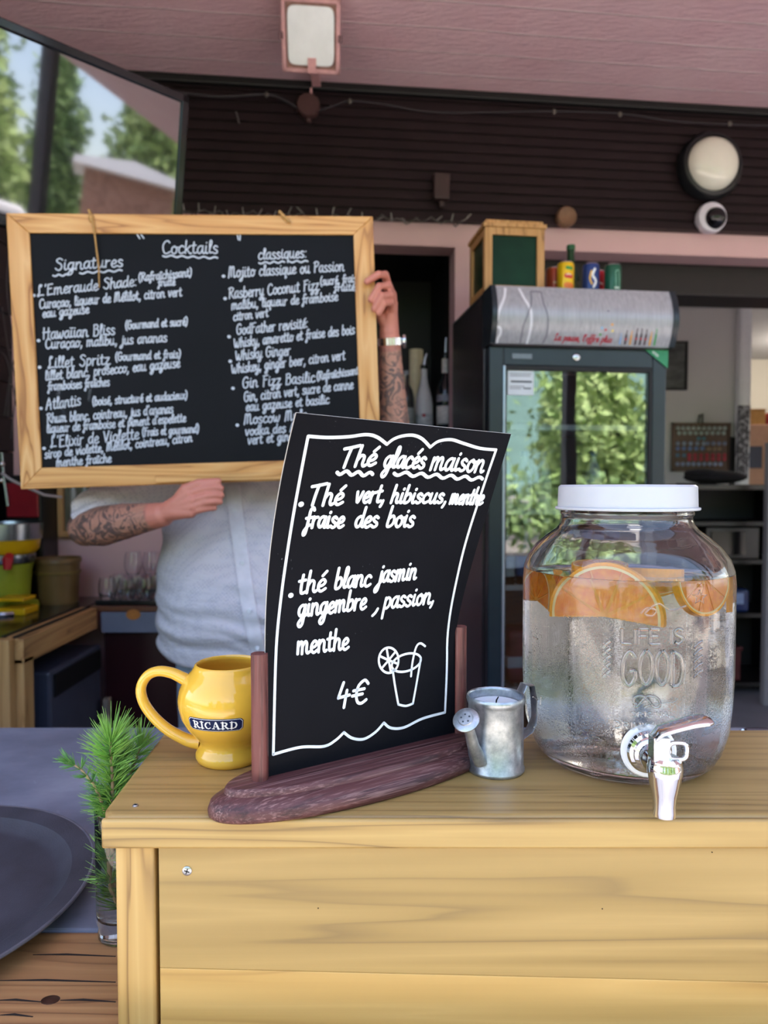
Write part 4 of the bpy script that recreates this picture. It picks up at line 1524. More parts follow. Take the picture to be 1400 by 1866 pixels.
# ------------------------------------------------------------------ framed cocktail board held up by the barman
KC = V3((-.4134, 1.6178, 1.6452))
KX, KZ, KN = V3((.9929, .1138, .0335)), V3((-.0333, -.0038, .9994)), V3((.1139, -.9935, 0))
KX /= np.linalg.norm(KX)
KZ -= KX * (KZ @ KX)
KZ /= np.linalg.norm(KZ)
KN = -np.cross(KZ, KX) * -1
if KN[1] > 0:
    KN = -KN
KYAW = math.atan2(KX[1], KX[0])
kw, kh, rw = .4007, .30, .046
oak_h = wood('oak_frame_crosswise', '#d9ac6c', '#c48f4c', '#96632f', 'X', 8, 8, .45, 6.2, (0, 0, -KYAW), .35, 16)
oak_v = wood('oak_frame_upright', '#dcb176', '#c6924f', '#8e5a2a', 'Z', 8, 6, .45, 8.4, (0, 0, 0), .3, 7)
kb = thing('framed_chalkboard', 'wide oak-framed black chalkboard listing cocktails, held up by the tattooed barman', 'chalkboard', KC - KZ * kh)
for poly, mt in (([(-kw, kh), (kw, kh), (kw - rw, kh - rw + .004), (-kw + rw, kh - rw + .004)], oak_h), ([(-kw, -kh), (-kw + rw, -kh + rw), (kw - rw, -kh + rw), (kw, -kh)], oak_h),
                 ([(-kw, -kh), (-kw, kh), (-kw + rw, kh - rw + .004), (-kw + rw, -kh + rw)], oak_v), ([(kw, -kh), (kw - rw, -kh + rw), (kw - rw, kh - rw + .004), (kw, kh)], oak_v)):
    link('frame_rail', MB().prism(poly, KC, KX, KZ, KN, -.018, 0), mt, kb, smooth=0, bevel=.002)
link('frame_ledge', MB().frame_box(KC, KX, KZ, KN, -.11, .20, -kh + .004, -kh + .020, 0, .010), oak_h, kb, smooth=0, bevel=.0015)
board_m = M('black_chalkboard', '#0f1115', .6, var=.18, vscale=5, spec=.15)
link('slate_panel', MB().frame_box(KC, KX, KZ, KN, -kw + rw - .004, kw - rw + .004, -kh + rw - .004, kh - rw + .006, -.014, -.006), board_m, kb, smooth=0)
KP = KC - KN * .006


def kfn(a, z):
    return KP + KX * a + KZ * z


def knm(a, z):
    return KN


def k_px(px, py):
    return on_plane(px, py, KP, KX, KZ, KN)


def za(x, y):
    return k_px(x / 3.5, 380 + y / 3.5)


def zb(x, y):
    return k_px(370 + x / 3.5, 380 + y / 3.5)


XH = .0012 * 1 / 3.5 / 1.0
LA_ = [("Cocktails", 1035, 290, 1388, 286, 52), ("Signatures", 352, 398, 782, 370, 48), ("L'Emeraude Shade:", 238, 560, 872, 494, 44), ("(Rafra\u00eechissant)", 884, 466, 1222, 432, 34), ("fruit\u00e9", 1010, 496, 1116, 490, 30),
       ("Cura\u00e7ao, liqueur de M\u00e9lilot, citron vert", 252, 640, 1158, 558, 38), ("eau gazeuse", 272, 696, 566, 668, 36), ("Hawa\u00efian Bliss", 274, 836, 732, 804, 46), ("(Gourmand et sucr\u00e9)", 800, 770, 1196, 744, 34),
       ("Cura\u00e7ao, malibu, jus ananas", 290, 896, 1064, 850, 40), ("Lillet Spritz", 306, 1020, 698, 994, 46), ("(Gourmand et frais)", 736, 972, 1152, 952, 34), ("lillet blanc, prosecco, eau gazeuse", 290, 1098, 1146, 1012, 40),
       ("framboises fra\u00eeches", 308, 1162, 698, 1130, 36), ("Atlantis", 294, 1286, 514, 1254, 46), ("(bois\u00e9, structur\u00e9 et audacieux)", 590, 1256, 1194, 1214, 34), ("Rhum blanc, cointreau, jus d'ananas", 300, 1368, 1104, 1304, 38),
       ("liqueur de framboise et piment d'espelette", 300, 1432, 1184, 1360, 36), ("L'Elixir de Violette", 322, 1526, 884, 1470, 46), ("(Frais et gourmand)", 908, 1452, 1268, 1428, 34), ("sirop de violette, M\u00e9lilot, cointreau, citron", 286, 1594, 1224, 1486, 36),
       ("menthe fra\u00eeche", 360, 1646, 708, 1618, 36)]
LB_ = [("classiques:", 352, 326, 660, 314, 44), ("Mojito classique ou Passion", 162, 442, 898, 398, 44), ("Rasberry Coconut Fizz", 164, 576, 738, 520, 44), ("(sucr\u00e9, frais", 748, 492, 976, 468, 34), ("fruit\u00e9)", 838, 528, 984, 522, 30),
       ("malibu, liqueur de framboise", 182, 646, 858, 588, 38), ("citron vert", 194, 716, 414, 690, 36), ("GodFather revisit\u00e9:", 214, 806, 668, 760, 42), ("Whisky, amaretto et fraise des bois", 198, 888, 966, 800, 40),
       ("Whisky Ginger", 208, 968, 556, 934, 42), ("Whiskey, ginger beer, citron vert", 182, 1054, 904, 964, 40), ("Gin Fizz Basilic", 252, 1146, 712, 1108, 44), ("(Rafra\u00eechissant)", 726, 1096, 1004, 1054, 34),
       ("Gin, citron vert, sucre de canne", 262, 1232, 956, 1150, 40), ("eau gazeuse et basilic", 274, 1294, 802, 1244, 38), ("Moscow Mule", 262, 1378, 660, 1344, 42), ("vodka des Alpes, citron", 270, 1448, 880, 1400, 38), ("vert et gingembre", 286, 1504, 720, 1466, 38)]
kw_ = []
cuts = []
for L_, zf in ((LA_, za), (LB_, zb)):
    cuts.append(len(kw_))
    for s, x0, y0, x1, y1, xh in L_:
        a, c = zf(x0, y0), zf(x1, y1)
        mid = zf((x0 + x1) / 2, (y0 + y1) / 2)
        h = zf((x0 + x1) / 2, (y0 + y1) / 2 - xh)
        kw_ += lay(s, a, c, (h[1] - mid[1]) * .95, .08, GL, .04, .72)
kw_n = len(kw_)
for p0, p1 in (((875, 166), (892, 192)), ((900, 166), (918, 190))):
    kw_.append([za(*p0), za(*p1)])
for p0, p1 in (((220, 170), (226, 200)), ((238, 170), (236, 202))):
    kw_.append([zb(*p0), zb(*p1)])
for f_, q in ((za, [(215, 555), (245, 843), (252, 1013), (260, 1275), (280, 1530)]), (zb, [(130, 432), (140, 575), (165, 818), (173, 975), (190, 1147), (218, 1382)])):
    for p in q:
        u = f_(*p)
        kw_.append((.0070, [u, (u[0] + .001, u[1])]))
kw_ = [k if isinstance(k, tuple) else (.0028, k) for k in kw_]
for f_, a, c, n_ in ((za, (1040, 303), (1388, 316), 5), (za, (340, 428), (436, 424), 2), (za, (510, 412), (778, 396), 4), (zb, (358, 348), (520, 342), 3), (zb, (556, 340), (668, 338), 2)):
    kw_.append((.0036, wave(f_(*a), f_(*c), n_, -.0018)))
chalk2 = M('chalk_marker_greyed', '#b9c2cc', .7, var=.1, vscale=40)
h0 = len(text_strokes('Cocktails')[0])
link('chalk_heading', ribbons(kw_[:h0] + kw_[kw_n:kw_n + 4] + kw_[-5:-4], .0034, kfn, knm, .0009), chalk2, kb, smooth=0)
link('signature_list', ribbons(kw_[h0:cuts[1]] + kw_[kw_n + 4:kw_n + 9] + kw_[-4:-2], .0034, kfn, knm, .0009), chalk2, kb, smooth=0)
link('classic_list', ribbons(kw_[cuts[1]:kw_n] + kw_[kw_n + 9:-5] + kw_[-2:], .0034, kfn, knm, .0009), chalk2, kb, smooth=0)
# wiped chalk smears over the lower entries
m, t, b = base_mat('chalk_smear')
b.inputs['Base Color'].default_value = lin('#9aa0a6')
b.inputs['Roughness'].default_value = .9
t.links.new(math_n(t, 'MULTIPLY', ramp(t, noise(t, coords(t, (40, 40, 12)), 1.5, 4), [(.5, (0, 0, 0, 1)), (.75, (1, 1, 1, 1))]), .4), b.inputs['Alpha'])
for q in ([(415, 1080), (385, 1150), (368, 1220), (420, 1310)], [(540, 1080), (520, 1140), (500, 1210)], [(575, 1160), (570, 1220)]):
    link('chalk_smear', ribbons([smooth_line([za(*p) for p in q], 6)], .008, kfn, knm, .0012), m, kb, smooth=0)
twine = M('hemp_twine', '#a9844f', .9, var=.25, vscale=300, bmp=.5, bscale=800)


def kq(px, py, out):
    a, z = k_px(px, py)
    return KC + KX * a + KZ * z + KN * out


link('twine', MB().tube([kq(163, 384, -.02), kq(164, 386, .003), kq(170, 402, .004), kq(174, 420, .004), kq(177, 450, .002), kq(182, 490, .002), kq(183, 526, .003)], [.0022, .003, .0026, .0022, .002, .002, .0012], 8), twine, kb)
link('twine_knot', MB().ball(kq(168, 400, .003), (.006, .004, .009), 12, 8), twine, kb)
link('twine', MB().tube([kq(508, 386, -.02), kq(510, 388, .003), kq(518, 398, .004), kq(528, 408, .004)], [.002, .003, .0045, .003], 8), twine, kb)

# ------------------------------------------------------------------ the barman
person = thing('person', 'barman in a pale patterned shirt with tattooed forearms holding up the cocktail board', 'person', (-.37, 1.93, 0))


def bake(mb, voxel, smooth_n, factor=.5):
    """melts overlapping shapes into one continuous skin"""
    me = bpy.data.meshes.new('melt')
    me.from_pydata(mb.v, [], mb.f)
    o = bpy.data.objects.new('melt', me)
    COL.objects.link(o)
    rm = o.modifiers.new('r', 'REMESH')
    rm.mode = 'VOXEL'
    rm.voxel_size = voxel
    sm = o.modifiers.new('s', 'SMOOTH')
    sm.iterations = smooth_n
    sm.factor = factor
    dg = bpy.context.evaluated_depsgraph_get()
    dg.update()
    e = bpy.data.meshes.new_from_object(o.evaluated_get(dg))
    n = len(e.vertices)
    v = np.empty(n * 3)
    e.vertices.foreach_get('co', v)
    f = [tuple(p.vertices) for p in e.polygons]
    bpy.data.objects.remove(o)
    bpy.data.meshes.remove(me)
    bpy.data.meshes.remove(e)
    return v.reshape(-1, 3), f


el_r, wr_r = P(158, 962, 1.70), P(296, 938, 1.575)
el_l, wr_l = P(722, 885, 1.775), P(710, 618, 1.715)
sh_r, sh_l = V3((-.57, 1.93, 1.40)), V3((-.17, 1.93, 1.40))
B = MB()
B.ball((-.37, 1.93, .90), (.165, .12, .16), 24, 16).ball((-.37, 1.91, 1.04), (.17, .135, .2), 24, 16).ball((-.37, 1.935, 1.24), (.175, .115, .24), 24, 16)
B.limb([sh_r, (-.37, 1.94, 1.42), sh_l], [.06, .07, .06]).limb([(-.37, 1.94, 1.42), (-.37, 1.92, 1.57)], [.062, .056])
B.ball((-.37, 1.905, 1.675), (.077, .095, .112), 28, 20).ball((-.37, 1.865, 1.60), (.052, .055, .045), 20, 12).ball((-.37, 1.802, 1.662), (.013, .017, .022), 12, 8).limb([(-.39, 1.818, 1.618), (-.35, 1.818, 1.618)], [.008, .008], 8)
B.limb([(-.404, 1.815, 1.70), (-.336, 1.815, 1.70)], [.008, .008], 8)
for s in (-1, 1):
    B.ball((-.37 + s * .079, 1.915, 1.665), (.010, .022, .034), 10, 8)
    B.limb([(-.37 + s * .09, 1.93, .86), (-.37 + s * .10, 1.92, .48), (-.37 + s * .10, 1.95, .09)], [.082, .055, .036])
    B.limb([(-.37 + s * .10, 1.95, .06), (-.37 + s * .12, 1.80, .035)], [.036, .028])
mid_r = sh_r * .5 + el_r * .5
B.limb([sh_r, mid_r, el_r], [.058, .052, .044])
fa = lambda k: el_r * (1 - k) + wr_r * k
B.limb([el_r, fa(.22) - Z * .002, fa(.5), fa(.8), wr_r], [.043, .0475, .042, .033, .0275])
B.limb([sh_l, sh_l * .5 + el_l * .5, el_l], [.058, .05, .042])
fl = lambda k: el_l * (1 - k) + wr_l * k
B.limb([el_l, fl(.25), fl(.55), fl(.85), wr_l], [.042, .044, .036, .0285, .026])


def finger(pts, r0, r1):
    n = len(pts)
    B.limb([P(*p) for p in pts], [r0 + (r1 - r0) * i / (n - 1) for i in range(n)], 12)


# hand under the board's bottom rail: back of the hand to the room, thumb along the ledge
W = (302, 934, 1.57)
for kn in ((344, 900, 1.540), (350, 912, 1.537), (352, 923, 1.537), (348, 934, 1.54)):
    finger([W, ((W[0] + kn[0]) / 2, (W[1] + kn[1]) / 2 - 1, 1.552), kn], .022, .0125)
finger([(318, 922, 1.556), (338, 892, 1.542), (362, 881, 1.540), (398, 877, 1.540)], .0155, .0080)
finger([(344, 900, 1.540), (372, 890, 1.534), (390, 888, 1.535), (403, 890, 1.540)], .0092, .0070)
finger([(350, 912, 1.537), (376, 904, 1.530), (393, 902, 1.533), (404, 903, 1.540)], .0092, .0070)
finger([(352, 923, 1.537), (376, 915, 1.530), (391, 914, 1.533), (401, 915, 1.540)], .0090, .0068)
finger([(348, 934, 1.54), (368, 928, 1.533), (381, 926, 1.536), (391, 926, 1.541)], .0084, .0064)
# hand gripping the board's upright rail
W = (709, 606, 1.712)
for kn in ((707, 522, 1.694), (714, 537, 1.690), (716, 553, 1.690), (713, 568, 1.692)):
    finger([W, (711, (606 + kn[1]) / 2 + 4, 1.706), kn], .0245, .0125)
finger([(707, 522, 1.694), (702, 501, 1.668), (690, 500, 1.648), (669, 513, 1.645)], .0110, .0080)
finger([(714, 537, 1.690), (708, 520, 1.660), (691, 522, 1.641), (676, 546, 1.643)], .0110, .0080)
finger([(716, 553, 1.690), (712, 537, 1.660), (696, 539, 1.638), (682, 563, 1.643)], .0108, .0078)
finger([(713, 568, 1.692), (712, 552, 1.664), (700, 553, 1.642), (691, 571, 1.646)], .0098, .0070)
finger([(704, 592, 1.705), (692, 575, 1.702), (676, 558, 1.70), (664, 545, 1.70)], .0150, .0085)
bv, bf_ = bake(B, .0027, 3)

skin_m, t, b = base_mat('tattooed_skin')
at = t.nodes.new('ShaderNodeAttribute')
at.attribute_name = 'ink'
ar = t.nodes.new('ShaderNodeAttribute')
ar.attribute_name = 'ruddy'
v = coords(t)
base_c = mixc(t, ar.outputs['Fac'], lin('#c58f76'), lin('#c07a68'))
base_c = mixc(t, math_n(t, 'MULTIPLY', noise(t, v, 70, 4), .35), base_c, lin('#a86a58'))
n1 = noise(t, coords(t, (14, 14, 14)), 1.3, 2, .5, 1.6)
bands = math_n(t, 'FRACT', math_n(t, 'MULTIPLY', n1, 5.0))
shade = ramp(t, bands, [(.25, (0, 0, 0, 1)), (.38, (.95, .95, .95, 1)), (.80, (.75, .75, .75, 1)), (.88, (0, 0, 0, 1))])
big = ramp(t, noise(t, coords(t, (9, 9, 9), (0, 0, 0), (2, 1, 0)), 1.4, 3), [(.36, (.5, .5, .5, 1)), (.46, (1, 1, 1, 1))])
vo = t.nodes.new('ShaderNodeTexVoronoi')
vo.feature = 'DISTANCE_TO_EDGE'
vo.inputs['Scale'].default_value = 55
t.links.new(v, vo.inputs['Vector'])
lines = ramp(t, vo.outputs['Distance'], [(0, (.5, .5, .5, 1)), (.05, (.4, .4, .4, 1)), (.09, (0, 0, 0, 1))])
ink = math_n(t, 'MAXIMUM', math_n(t, 'MULTIPLY', shade, big), math_n(t, 'MULTIPLY', lines, .75))
ink = math_n(t, 'MAXIMUM', ink, .30)
ink = math_n(t, 'MULTIPLY', ink, at.outputs['Fac'])
t.links.new(mixc(t, math_n(t, 'MULTIPLY', ink, .92), base_c, lin('#33373b')), b.inputs['Base Color'])
b.inputs['Roughness'].default_value = .5
b.inputs['Subsurface Weight'].default_value = .08
b.inputs['Subsurface Radius'].default_value = (.008, .003, .002)
bump(t, b, noise(t, v, 260, 3), .2, .001)
body = link('body', (bv.tolist(), bf_), skin_m, person, smooth=180)


def seg_param(p, a, c):
    d = c - a
    k = ((p - a) @ d) / (d @ d)
    dist = np.linalg.norm(p - a - np.outer(np.clip(k, 0, 1.0), d), axis=1)
    return k, dist


kr, dr_ = seg_param(bv, el_r, wr_r)
kl, dl_ = seg_param(bv, el_l, wr_l)
inkv = np.where((dr_ < .085) & (kr > -.5) & (kr < .93), np.clip((.93 - kr) / .05, 0, 1), 0) + np.where((dl_ < .075) & (kl > -.5) & (kl < .97), np.clip((.97 - kl) / .04, 0, 1), 0)
inkv *= (np.abs(bv[:, 0] + .37) > .08)
kh1 = (np.linalg.norm(bv - P(350, 910, 1.54), axis=1) < .12) | (np.linalg.norm(bv - P(700, 545, 1.67), axis=1) < .12)
for nm, arr in (('ink', np.clip(inkv, 0, 1)), ('ruddy', kh1.astype(float))):
    a_ = body.data.attributes.new(nm, 'FLOAT', 'POINT')
    a_.data.foreach_set('value', arr.astype(np.float32))

# shirt
S = MB()
rows = [(.895, .222, .158, 1.905), (.95, .226, .172, 1.895), (1.02, .226, .180, 1.888), (1.10, .223, .178, 1.89), (1.18, .218, .162, 1.905), (1.27, .216, .142, 1.925), (1.36, .212, .118, 1.935), (1.42, .18, .095, 1.94), (1.47, .095, .080, 1.94)]
vs, fs = [], []
NS = 64
for z, rx, ry, cy in rows:
    for k in range(NS):
        an = 2 * math.pi * k / NS
        q = 2.4
        cx_ = math.copysign(abs(math.cos(an)) ** (2 / q), math.cos(an)) * rx
        sy_ = math.copysign(abs(math.sin(an)) ** (2 / q), math.sin(an)) * ry
        dzh = (-.018 + .026 * abs(math.cos(an)) ** 2) if z < .9 else 0
        vs.append((-.37 + cx_, cy + sy_, z + dzh))
for j in range(len(rows) - 1):
    for k in range(NS):
        k2 = (k + 1) % NS
        fs.append((j * NS + k, j * NS + k2, (j + 1) * NS + k2, (j + 1) * NS + k))
fs.append(tuple(range(NS - 1, -1, -1)))
fs.append(tuple((len(rows) - 1) * NS + k for k in range(NS)))
S.add(vs, fs)
cuff_r = el_r * .93 + fa(.30) * .07
S.limb([sh_r + V3((.06, 0, -.02)), sh_r * .45 + el_r * .55], [.082, .072], 20)
S.tube([sh_r * .45 + el_r * .55, sh_r * .12 + el_r * .88 + Z * .010 - V3((0, .006, 0)), el_r + (wr_r - el_r) * .12 + Z * .040], [.072, .064, .056], 20)
S.ball(sh_r * .12 + el_r * .88 + Z * .012, .062, 20, 12)
S.limb([sh_l - V3((.06, 0, .02)), sh_l * .4 + el_l * .6], [.082, .066], 20)
sv, sf = bake(S, .006, 6)
x, y, z = sv[:, 0], sv[:, 1], sv[:, 2]
front = np.clip((1.93 - y) / .08, 0, 1)
tors = (np.abs(x + .37) < .26) * 1.0
wl = np.clip((1.14 - z) / .14, 0, 1) * tors
f1 = np.sin(z * 95 + x * 22 + 2.2 * np.sin(x * 13 + z * 9)) * .0045 * wl
f2 = np.sin(z * 48 - (x + .37) * 55 + 1.5 * np.sin(z * 15)) * .0035 * tors * np.clip((z - .95) / .2, 0, 1)
f3 = np.sin(z * 160 + x * 60 + 3 * np.sin(x * 21)) * .0016 * wl
arm = (np.abs(x + .37) > .2) * np.clip((1.33 - z) / .05, 0, 1) * (z > 1.22)
f4 = np.sin((x * .75 - z) * 190 + np.sin(x * 40) * 1.5) * .0040 * arm
d_ = (f1 + f2 + f3)
nx, ny = (x + .37) / .22 ** 2, (y - 1.9) / .17 ** 2
nl = np.sqrt(nx ** 2 + ny ** 2) + 1e-6
sv[:, 0] += d_ * nx / nl
sv[:, 1] += d_ * ny / nl - f4
sv[:, 2] += f4 * .6
shirt_m, t, b = base_mat('pale_blue_patterned_cotton')
vo = t.nodes.new('ShaderNodeTexVoronoi')
vo.inputs['Scale'].default_value = 150
vo.inputs['Randomness'].default_value = .25
t.links.new(coords(t, (1, .6, 1), (0, R(40), 0)), vo.inputs['Vector'])
dots = ramp(t, vo.outputs['Distance'], [(.22, lin('#b0adba')), (.36, lin('#cfc9ce'))])
t.links.new(mixc(t, math_n(t, 'MULTIPLY', noise(t, coords(t), 7, 3), .25), dots, lin('#bdbac6')), b.inputs['Base Color'])
b.inputs['Roughness'].default_value = .85
bump(t, b, math_n(t, 'ADD', noise(t, coords(t, (1, 1, 2.2)), 24, 4), math_n(t, 'MULTIPLY', noise(t, coords(t), 500, 2), .12)), .55, .009)
shirt = link('shirt', (sv.tolist(), sf), shirt_m, person, smooth=180, label='pale blue patterned short-sleeved shirt')
from mathutils.bvhtree import BVHTree
bvh = BVHTree.FromPolygons([Vector(p) for p in sv.tolist()], sf)


def on_shirt(px, py, out=.003):
    d = Vector(ray(px, py)).normalized()
    h = bvh.ray_cast(Vector(_O), d)
    if h[0] is None:
        return P(px, py, 1.73)
    return V3(h[0]) + V3((0, -out, 0))


pc = smooth_line([(424, 884), (430, 930), (437, 985), (446, 1050), (455, 1110), (466, 1165), (476, 1205)], 8)
L_, R_ = [], []
for px, py in pc:
    L_.append(on_shirt(px - 13, py, 0))
    R_.append(on_shirt(px + 13, py, 0))
mb = MB()
OUT = V3((0, -.0055, 0))
for l, r in zip(L_, R_):
    for p in (l + V3((0, .004, 0)), l + OUT, l * .5 + r * .5 + OUT * 1.35, r + OUT, r + V3((0, .004, 0))):
        mb.v.append(tuple(p))
n_ = len(pc)
for i in range(n_ - 1):
    for k in range(4):
        mb.f.append((i * 5 + k, i * 5 + k + 1, (i + 1) * 5 + k + 1, (i + 1) * 5 + k))
link('button_placket', mb, M('pale_cotton_placket', '#d3d0d6', .85, var=.06, vscale=60, bmp=.3, bscale=300), shirt, smooth=35)
btn = M('pearl_button', '#d8dade', .3, var=.1, vscale=300)
for py, px in ((930, 429), (1025, 443), (1112, 456), (1180, 470)):
    link('button', MB().lathe([(0, -.001), (.0055, -.001), (.0055, .0012), (.0042, .0018), (.0036, .0012), (0, .0012)], on_shirt(px, py, .0085), (0, -1, 0), 18), btn, shirt)
# trousers
T_ = MB()
T_.ball((-.37, 1.93, .885), (.192, .148, .13), 24, 14)
for s in (-1, 1):
    T_.limb([(-.37 + s * .085, 1.925, .86), (-.37 + s * .10, 1.915, .48), (-.37 + s * .105, 1.95, .10)], [.108, .080, .072], 20)
tv, tf = bake(T_, .008, 4)
tv[:, 1] += np.sin(tv[:, 2] * 60 + tv[:, 0] * 40) * .003
link('trousers', (tv.tolist(), tf), M('pale_blue_denim', '#9aa7b4', .9, var=.1, vscale=30, bmp=.3, bscale=500), person, smooth=180)
shoe_m = M('dark_shoe', '#2a2a2c', .6)
for s in (-1, 1):
    link('shoe', MB().ball((-.37 + s * .115, 1.85, .045), (.05, .14, .045), 20, 12), shoe_m, person)
hair = MB()
hair.ball((-.37, 1.918, 1.705), (.084, .094, .100), 28, 18)
link('hair', hair, M('brown_hair', '#4a3b30', .8, var=.3, vscale=90, bmp=.6), person)
eye_m = M('eye', '#d9d6d0', .15, var=0)
iris_m = M('iris', '#2a211b', .1, var=0)
for s in (-1, 1):
    e_ = link('eye', MB().ball((-.37 + s * .031, 1.824, 1.683), .0115, 14, 10), eye_m, person)
    link('iris', MB().ball((-.37 + s * .031, 1.8142, 1.683), .0045, 10, 8), iris_m, e_)
# wrist watch
wd_ = (wr_l - el_l) / np.linalg.norm(wr_l - el_l)
wcx = P(712, 623, 1.717)
px_ = np.cross(wd_, (0, 1, 0))
px_ /= np.linalg.norm(px_)
py_ = np.cross(wd_, px_)
steel_w = M('polished_steel', '#d4d8da', .18, 1, var=.05)
bd = MB()
for k in range(26):
    a0, a1 = 2 * math.pi * k / 26, 2 * math.pi * (k + .86) / 26
    q = [(r_ * math.cos(a), r_ * math.sin(a)) for r_, a in ((.0272, a0), (.0302, a0), (.0302, a1), (.0272, a1))]
    bd.prism(q, wcx, px_, py_, wd_, -.0085, .0085)
wt = link('watch', bd, steel_w, person, smooth=0, label='steel watch bracelet')
cdir = px_ if px_[0] > 0 else -px_
link('watch_case', MB().lathe([(0, 0), (.015, 0), (.0158, .002), (.0158, .006), (.014, .0075), (0, .0075)], wcx + cdir * .029, cdir, 28), steel_w, wt)

# ------------------------------------------------------------------ drinks fridge
FO, FX, FD = V3((.339, 2.35, 0)), V3((.9919, .127, 0)), V3((-.127, .9919, 0))
FNm = -FD
FW, FDp = .628, .52
FT = 1.985
fr = thing('drinks_fridge', 'tall dark drinks fridge with a glass door and a silver curved canopy', 'fridge', FO + FX * FW / 2 + FD * FDp / 2)
fr_m = M('dark_blue_grey_enamel', '#1f2a31', .3, var=.1)
side_m = M('dark_brown_fridge_side', '#332d30', .25, var=.25, vscale=6, spec=.6)
inside_m = M('fridge_liner', '#41505c', .5, var=.1)


def fbox(x0, x1, d0, d1, z0, z1, mb=None):
    return (mb or MB()).frame_box(FO, FX, FD, Z, x0, x1, d0, d1, z0, z1)


link('side_wall', fbox(0, .022, .05, FDp, .02, FT - .005), side_m, fr, smooth=0, bevel=.004)
link('side_wall', fbox(FW - .022, FW, .05, FDp, .02, FT - .005), side_m, fr, smooth=0, bevel=.004)
link('liner', fbox(.024, FW - .024, FDp - .03, FDp - .005, .1, FT - .2).frame_box(FO, FX, FD, Z, .024, FW - .024, .06, FDp - .005, 1.79, 1.80).frame_box(FO, FX, FD, Z, .024, FW - .024, .06, FDp, .08, .1)
     .frame_box(FO, FX, FD, Z, .0225, .03, .06, FDp, .1, 1.79).frame_box(FO, FX, FD, Z, FW - .03, FW - .0225, .06, FDp, .1, 1.79), inside_m, fr, smooth=0)
link('top_panel', fbox(.0, FW, .0, FDp, FT - .012, FT), fr_m, fr, smooth=0, bevel=.003)
link('plinth', fbox(0, FW, .03, FDp, 0, .078), fr_m, fr, smooth=0)
# canopy
CZ0, CZ1 = 1.800, FT


def can_out(z):
    k = (z - CZ0) / (CZ1 - CZ0)
    return .018 + .040 * math.sin(math.pi * min(max(k * .82 + .10, 0), 1))


def can_pt(a, z):
    return FO + FX * a + FNm * can_out(z) + Z * z


def can_n(a, z):
    s = (can_out(z + .001) - can_out(z - .001)) / .002
    n = FNm - Z * s
    return n / np.linalg.norm(n)


silver, t, b = base_mat('brushed_silver_print')
t.links.new(ramp(t, noise(t, coords(t, (120, 120, 4)), 1, 4), [(.3, lin('#97989e')), (.7, lin('#aeafb5'))]), b.inputs['Base Color'])
b.inputs['Roughness'].default_value = .3
b.inputs['Metallic'].default_value = .1
mb = MB()
zs = [CZ0 + (CZ1 - CZ0) * i / 16 for i in range(17)]
poly = [(0, z) for z in (CZ0, CZ1)]
prof = [(-can_out(z), z) for z in zs] + [(.05, CZ1), (.05, CZ0)]
cn = link('canopy', MB().prism(prof, FO, FD, Z, FX, .016, FW - .016), silver, fr, smooth=40)
prof2 = [(-can_out(z) - .004, z) for z in zs] + [(.06, CZ1 + .001), (.06, CZ0 - .002)]
link('canopy_end', MB().prism(prof2, FO, FD, Z, FX, -.001, .016), fr_m, cn, smooth=40)
link('canopy_end', MB().prism(prof2, FO, FD, Z, FX, FW - .016, FW + .003), fr_m, cn, smooth=40)


def zc(x, y):
    a, z = on_plane(840 + x / 3.5, 500 + y / 3.5, FO + FNm * .045, FX, Z, FD)
    return a, min(max(z, CZ0 + .003), CZ1 - .003)


link('bottle_outline', ribbons([smooth_line([zc(*p) for p in q], 8) for q in ([(290, 86), (275, 150), (240, 230), (224, 300), (206, 452)], [(380, 88), (400, 150), (435, 230), (443, 330), (430, 452)], [(212, 338), (245, 342), (254, 372), (240, 405), (238, 452)])], .0085, can_pt, can_n, .0008),
     M('white_bottle_print', '#dfe0e6', .35, var=0), cn, smooth=0)
link('bottle_outline', ribbons([smooth_line([zc(*p) for p in q], 8) for q in ([(448, 108), (445, 180), (420, 260), (395, 330), (386, 448)], [(448, 108), (480, 106), (516, 109)], [(516, 109), (522, 190), (546, 275), (548, 380), (530, 452)])], .0045, can_pt, can_n, .0008),
     M('grey_bottle_print', '#7a7a82', .4, var=0), cn, smooth=0)
a, c = zc(600, 416), zc(966, 430)
link('slogan', ribbons([(.0033, k) for k in lay("La pause, l'offre plus", a, c, .0105, .15)], .003, can_pt, can_n, .001), M('red_print', '#b01f35', .4, var=0), cn, smooth=0, label='red lettering La pause')
for (x, y), col in zip(((888, 384), (918, 357), (893, 345), (956, 325), (962, 362), (930, 240)), ('#3f9a3a', '#c02a38', '#7fb6e0', '#e8a23c', '#e6d36a', '#555560')):
    u = zc(x, y)
    link('printed_dot', ribbons([(.0075 if y > 250 else .005, [u, (u[0] + .0008, u[1])])], .006, can_pt, can_n, .001), M('dot_print', col, .4, var=0), cn, smooth=0)
for i, (x, h, col) in enumerate(((1022, 60, '#8fb0da'), (1055, 78, '#3a2226'), (1087, 76, '#dc9a3c'), (1120, 92, '#3a1a20'), (1150, 92, '#2e1a1e'), (1180, 88, '#3a1d22'), (1213, 74, '#e0a13a'), (1243, 92, '#3fa053'))):
    k0, k1, k2 = zc(x, 438 + i), zc(x, 438 + i - h * .62), zc(x, 438 + i - h)
    o = link('printed_bottle', ribbons([(.0062, [k0, k1]), (.0030, [k1, k2])], .006, can_pt, can_n, .001), M('bottle_print', col, .4, var=0), cn, smooth=0)
    if i in (1, 3, 4, 5):
        e = zc(x, 438 + i - h * .35)
        link('printed_label', ribbons([(.0058, [(e[0] - .001, e[1]), (e[0] + .001, e[1])])], .005, can_pt, can_n, .0015), M('label_print', '#b9232f', .4, var=0), o, smooth=0)
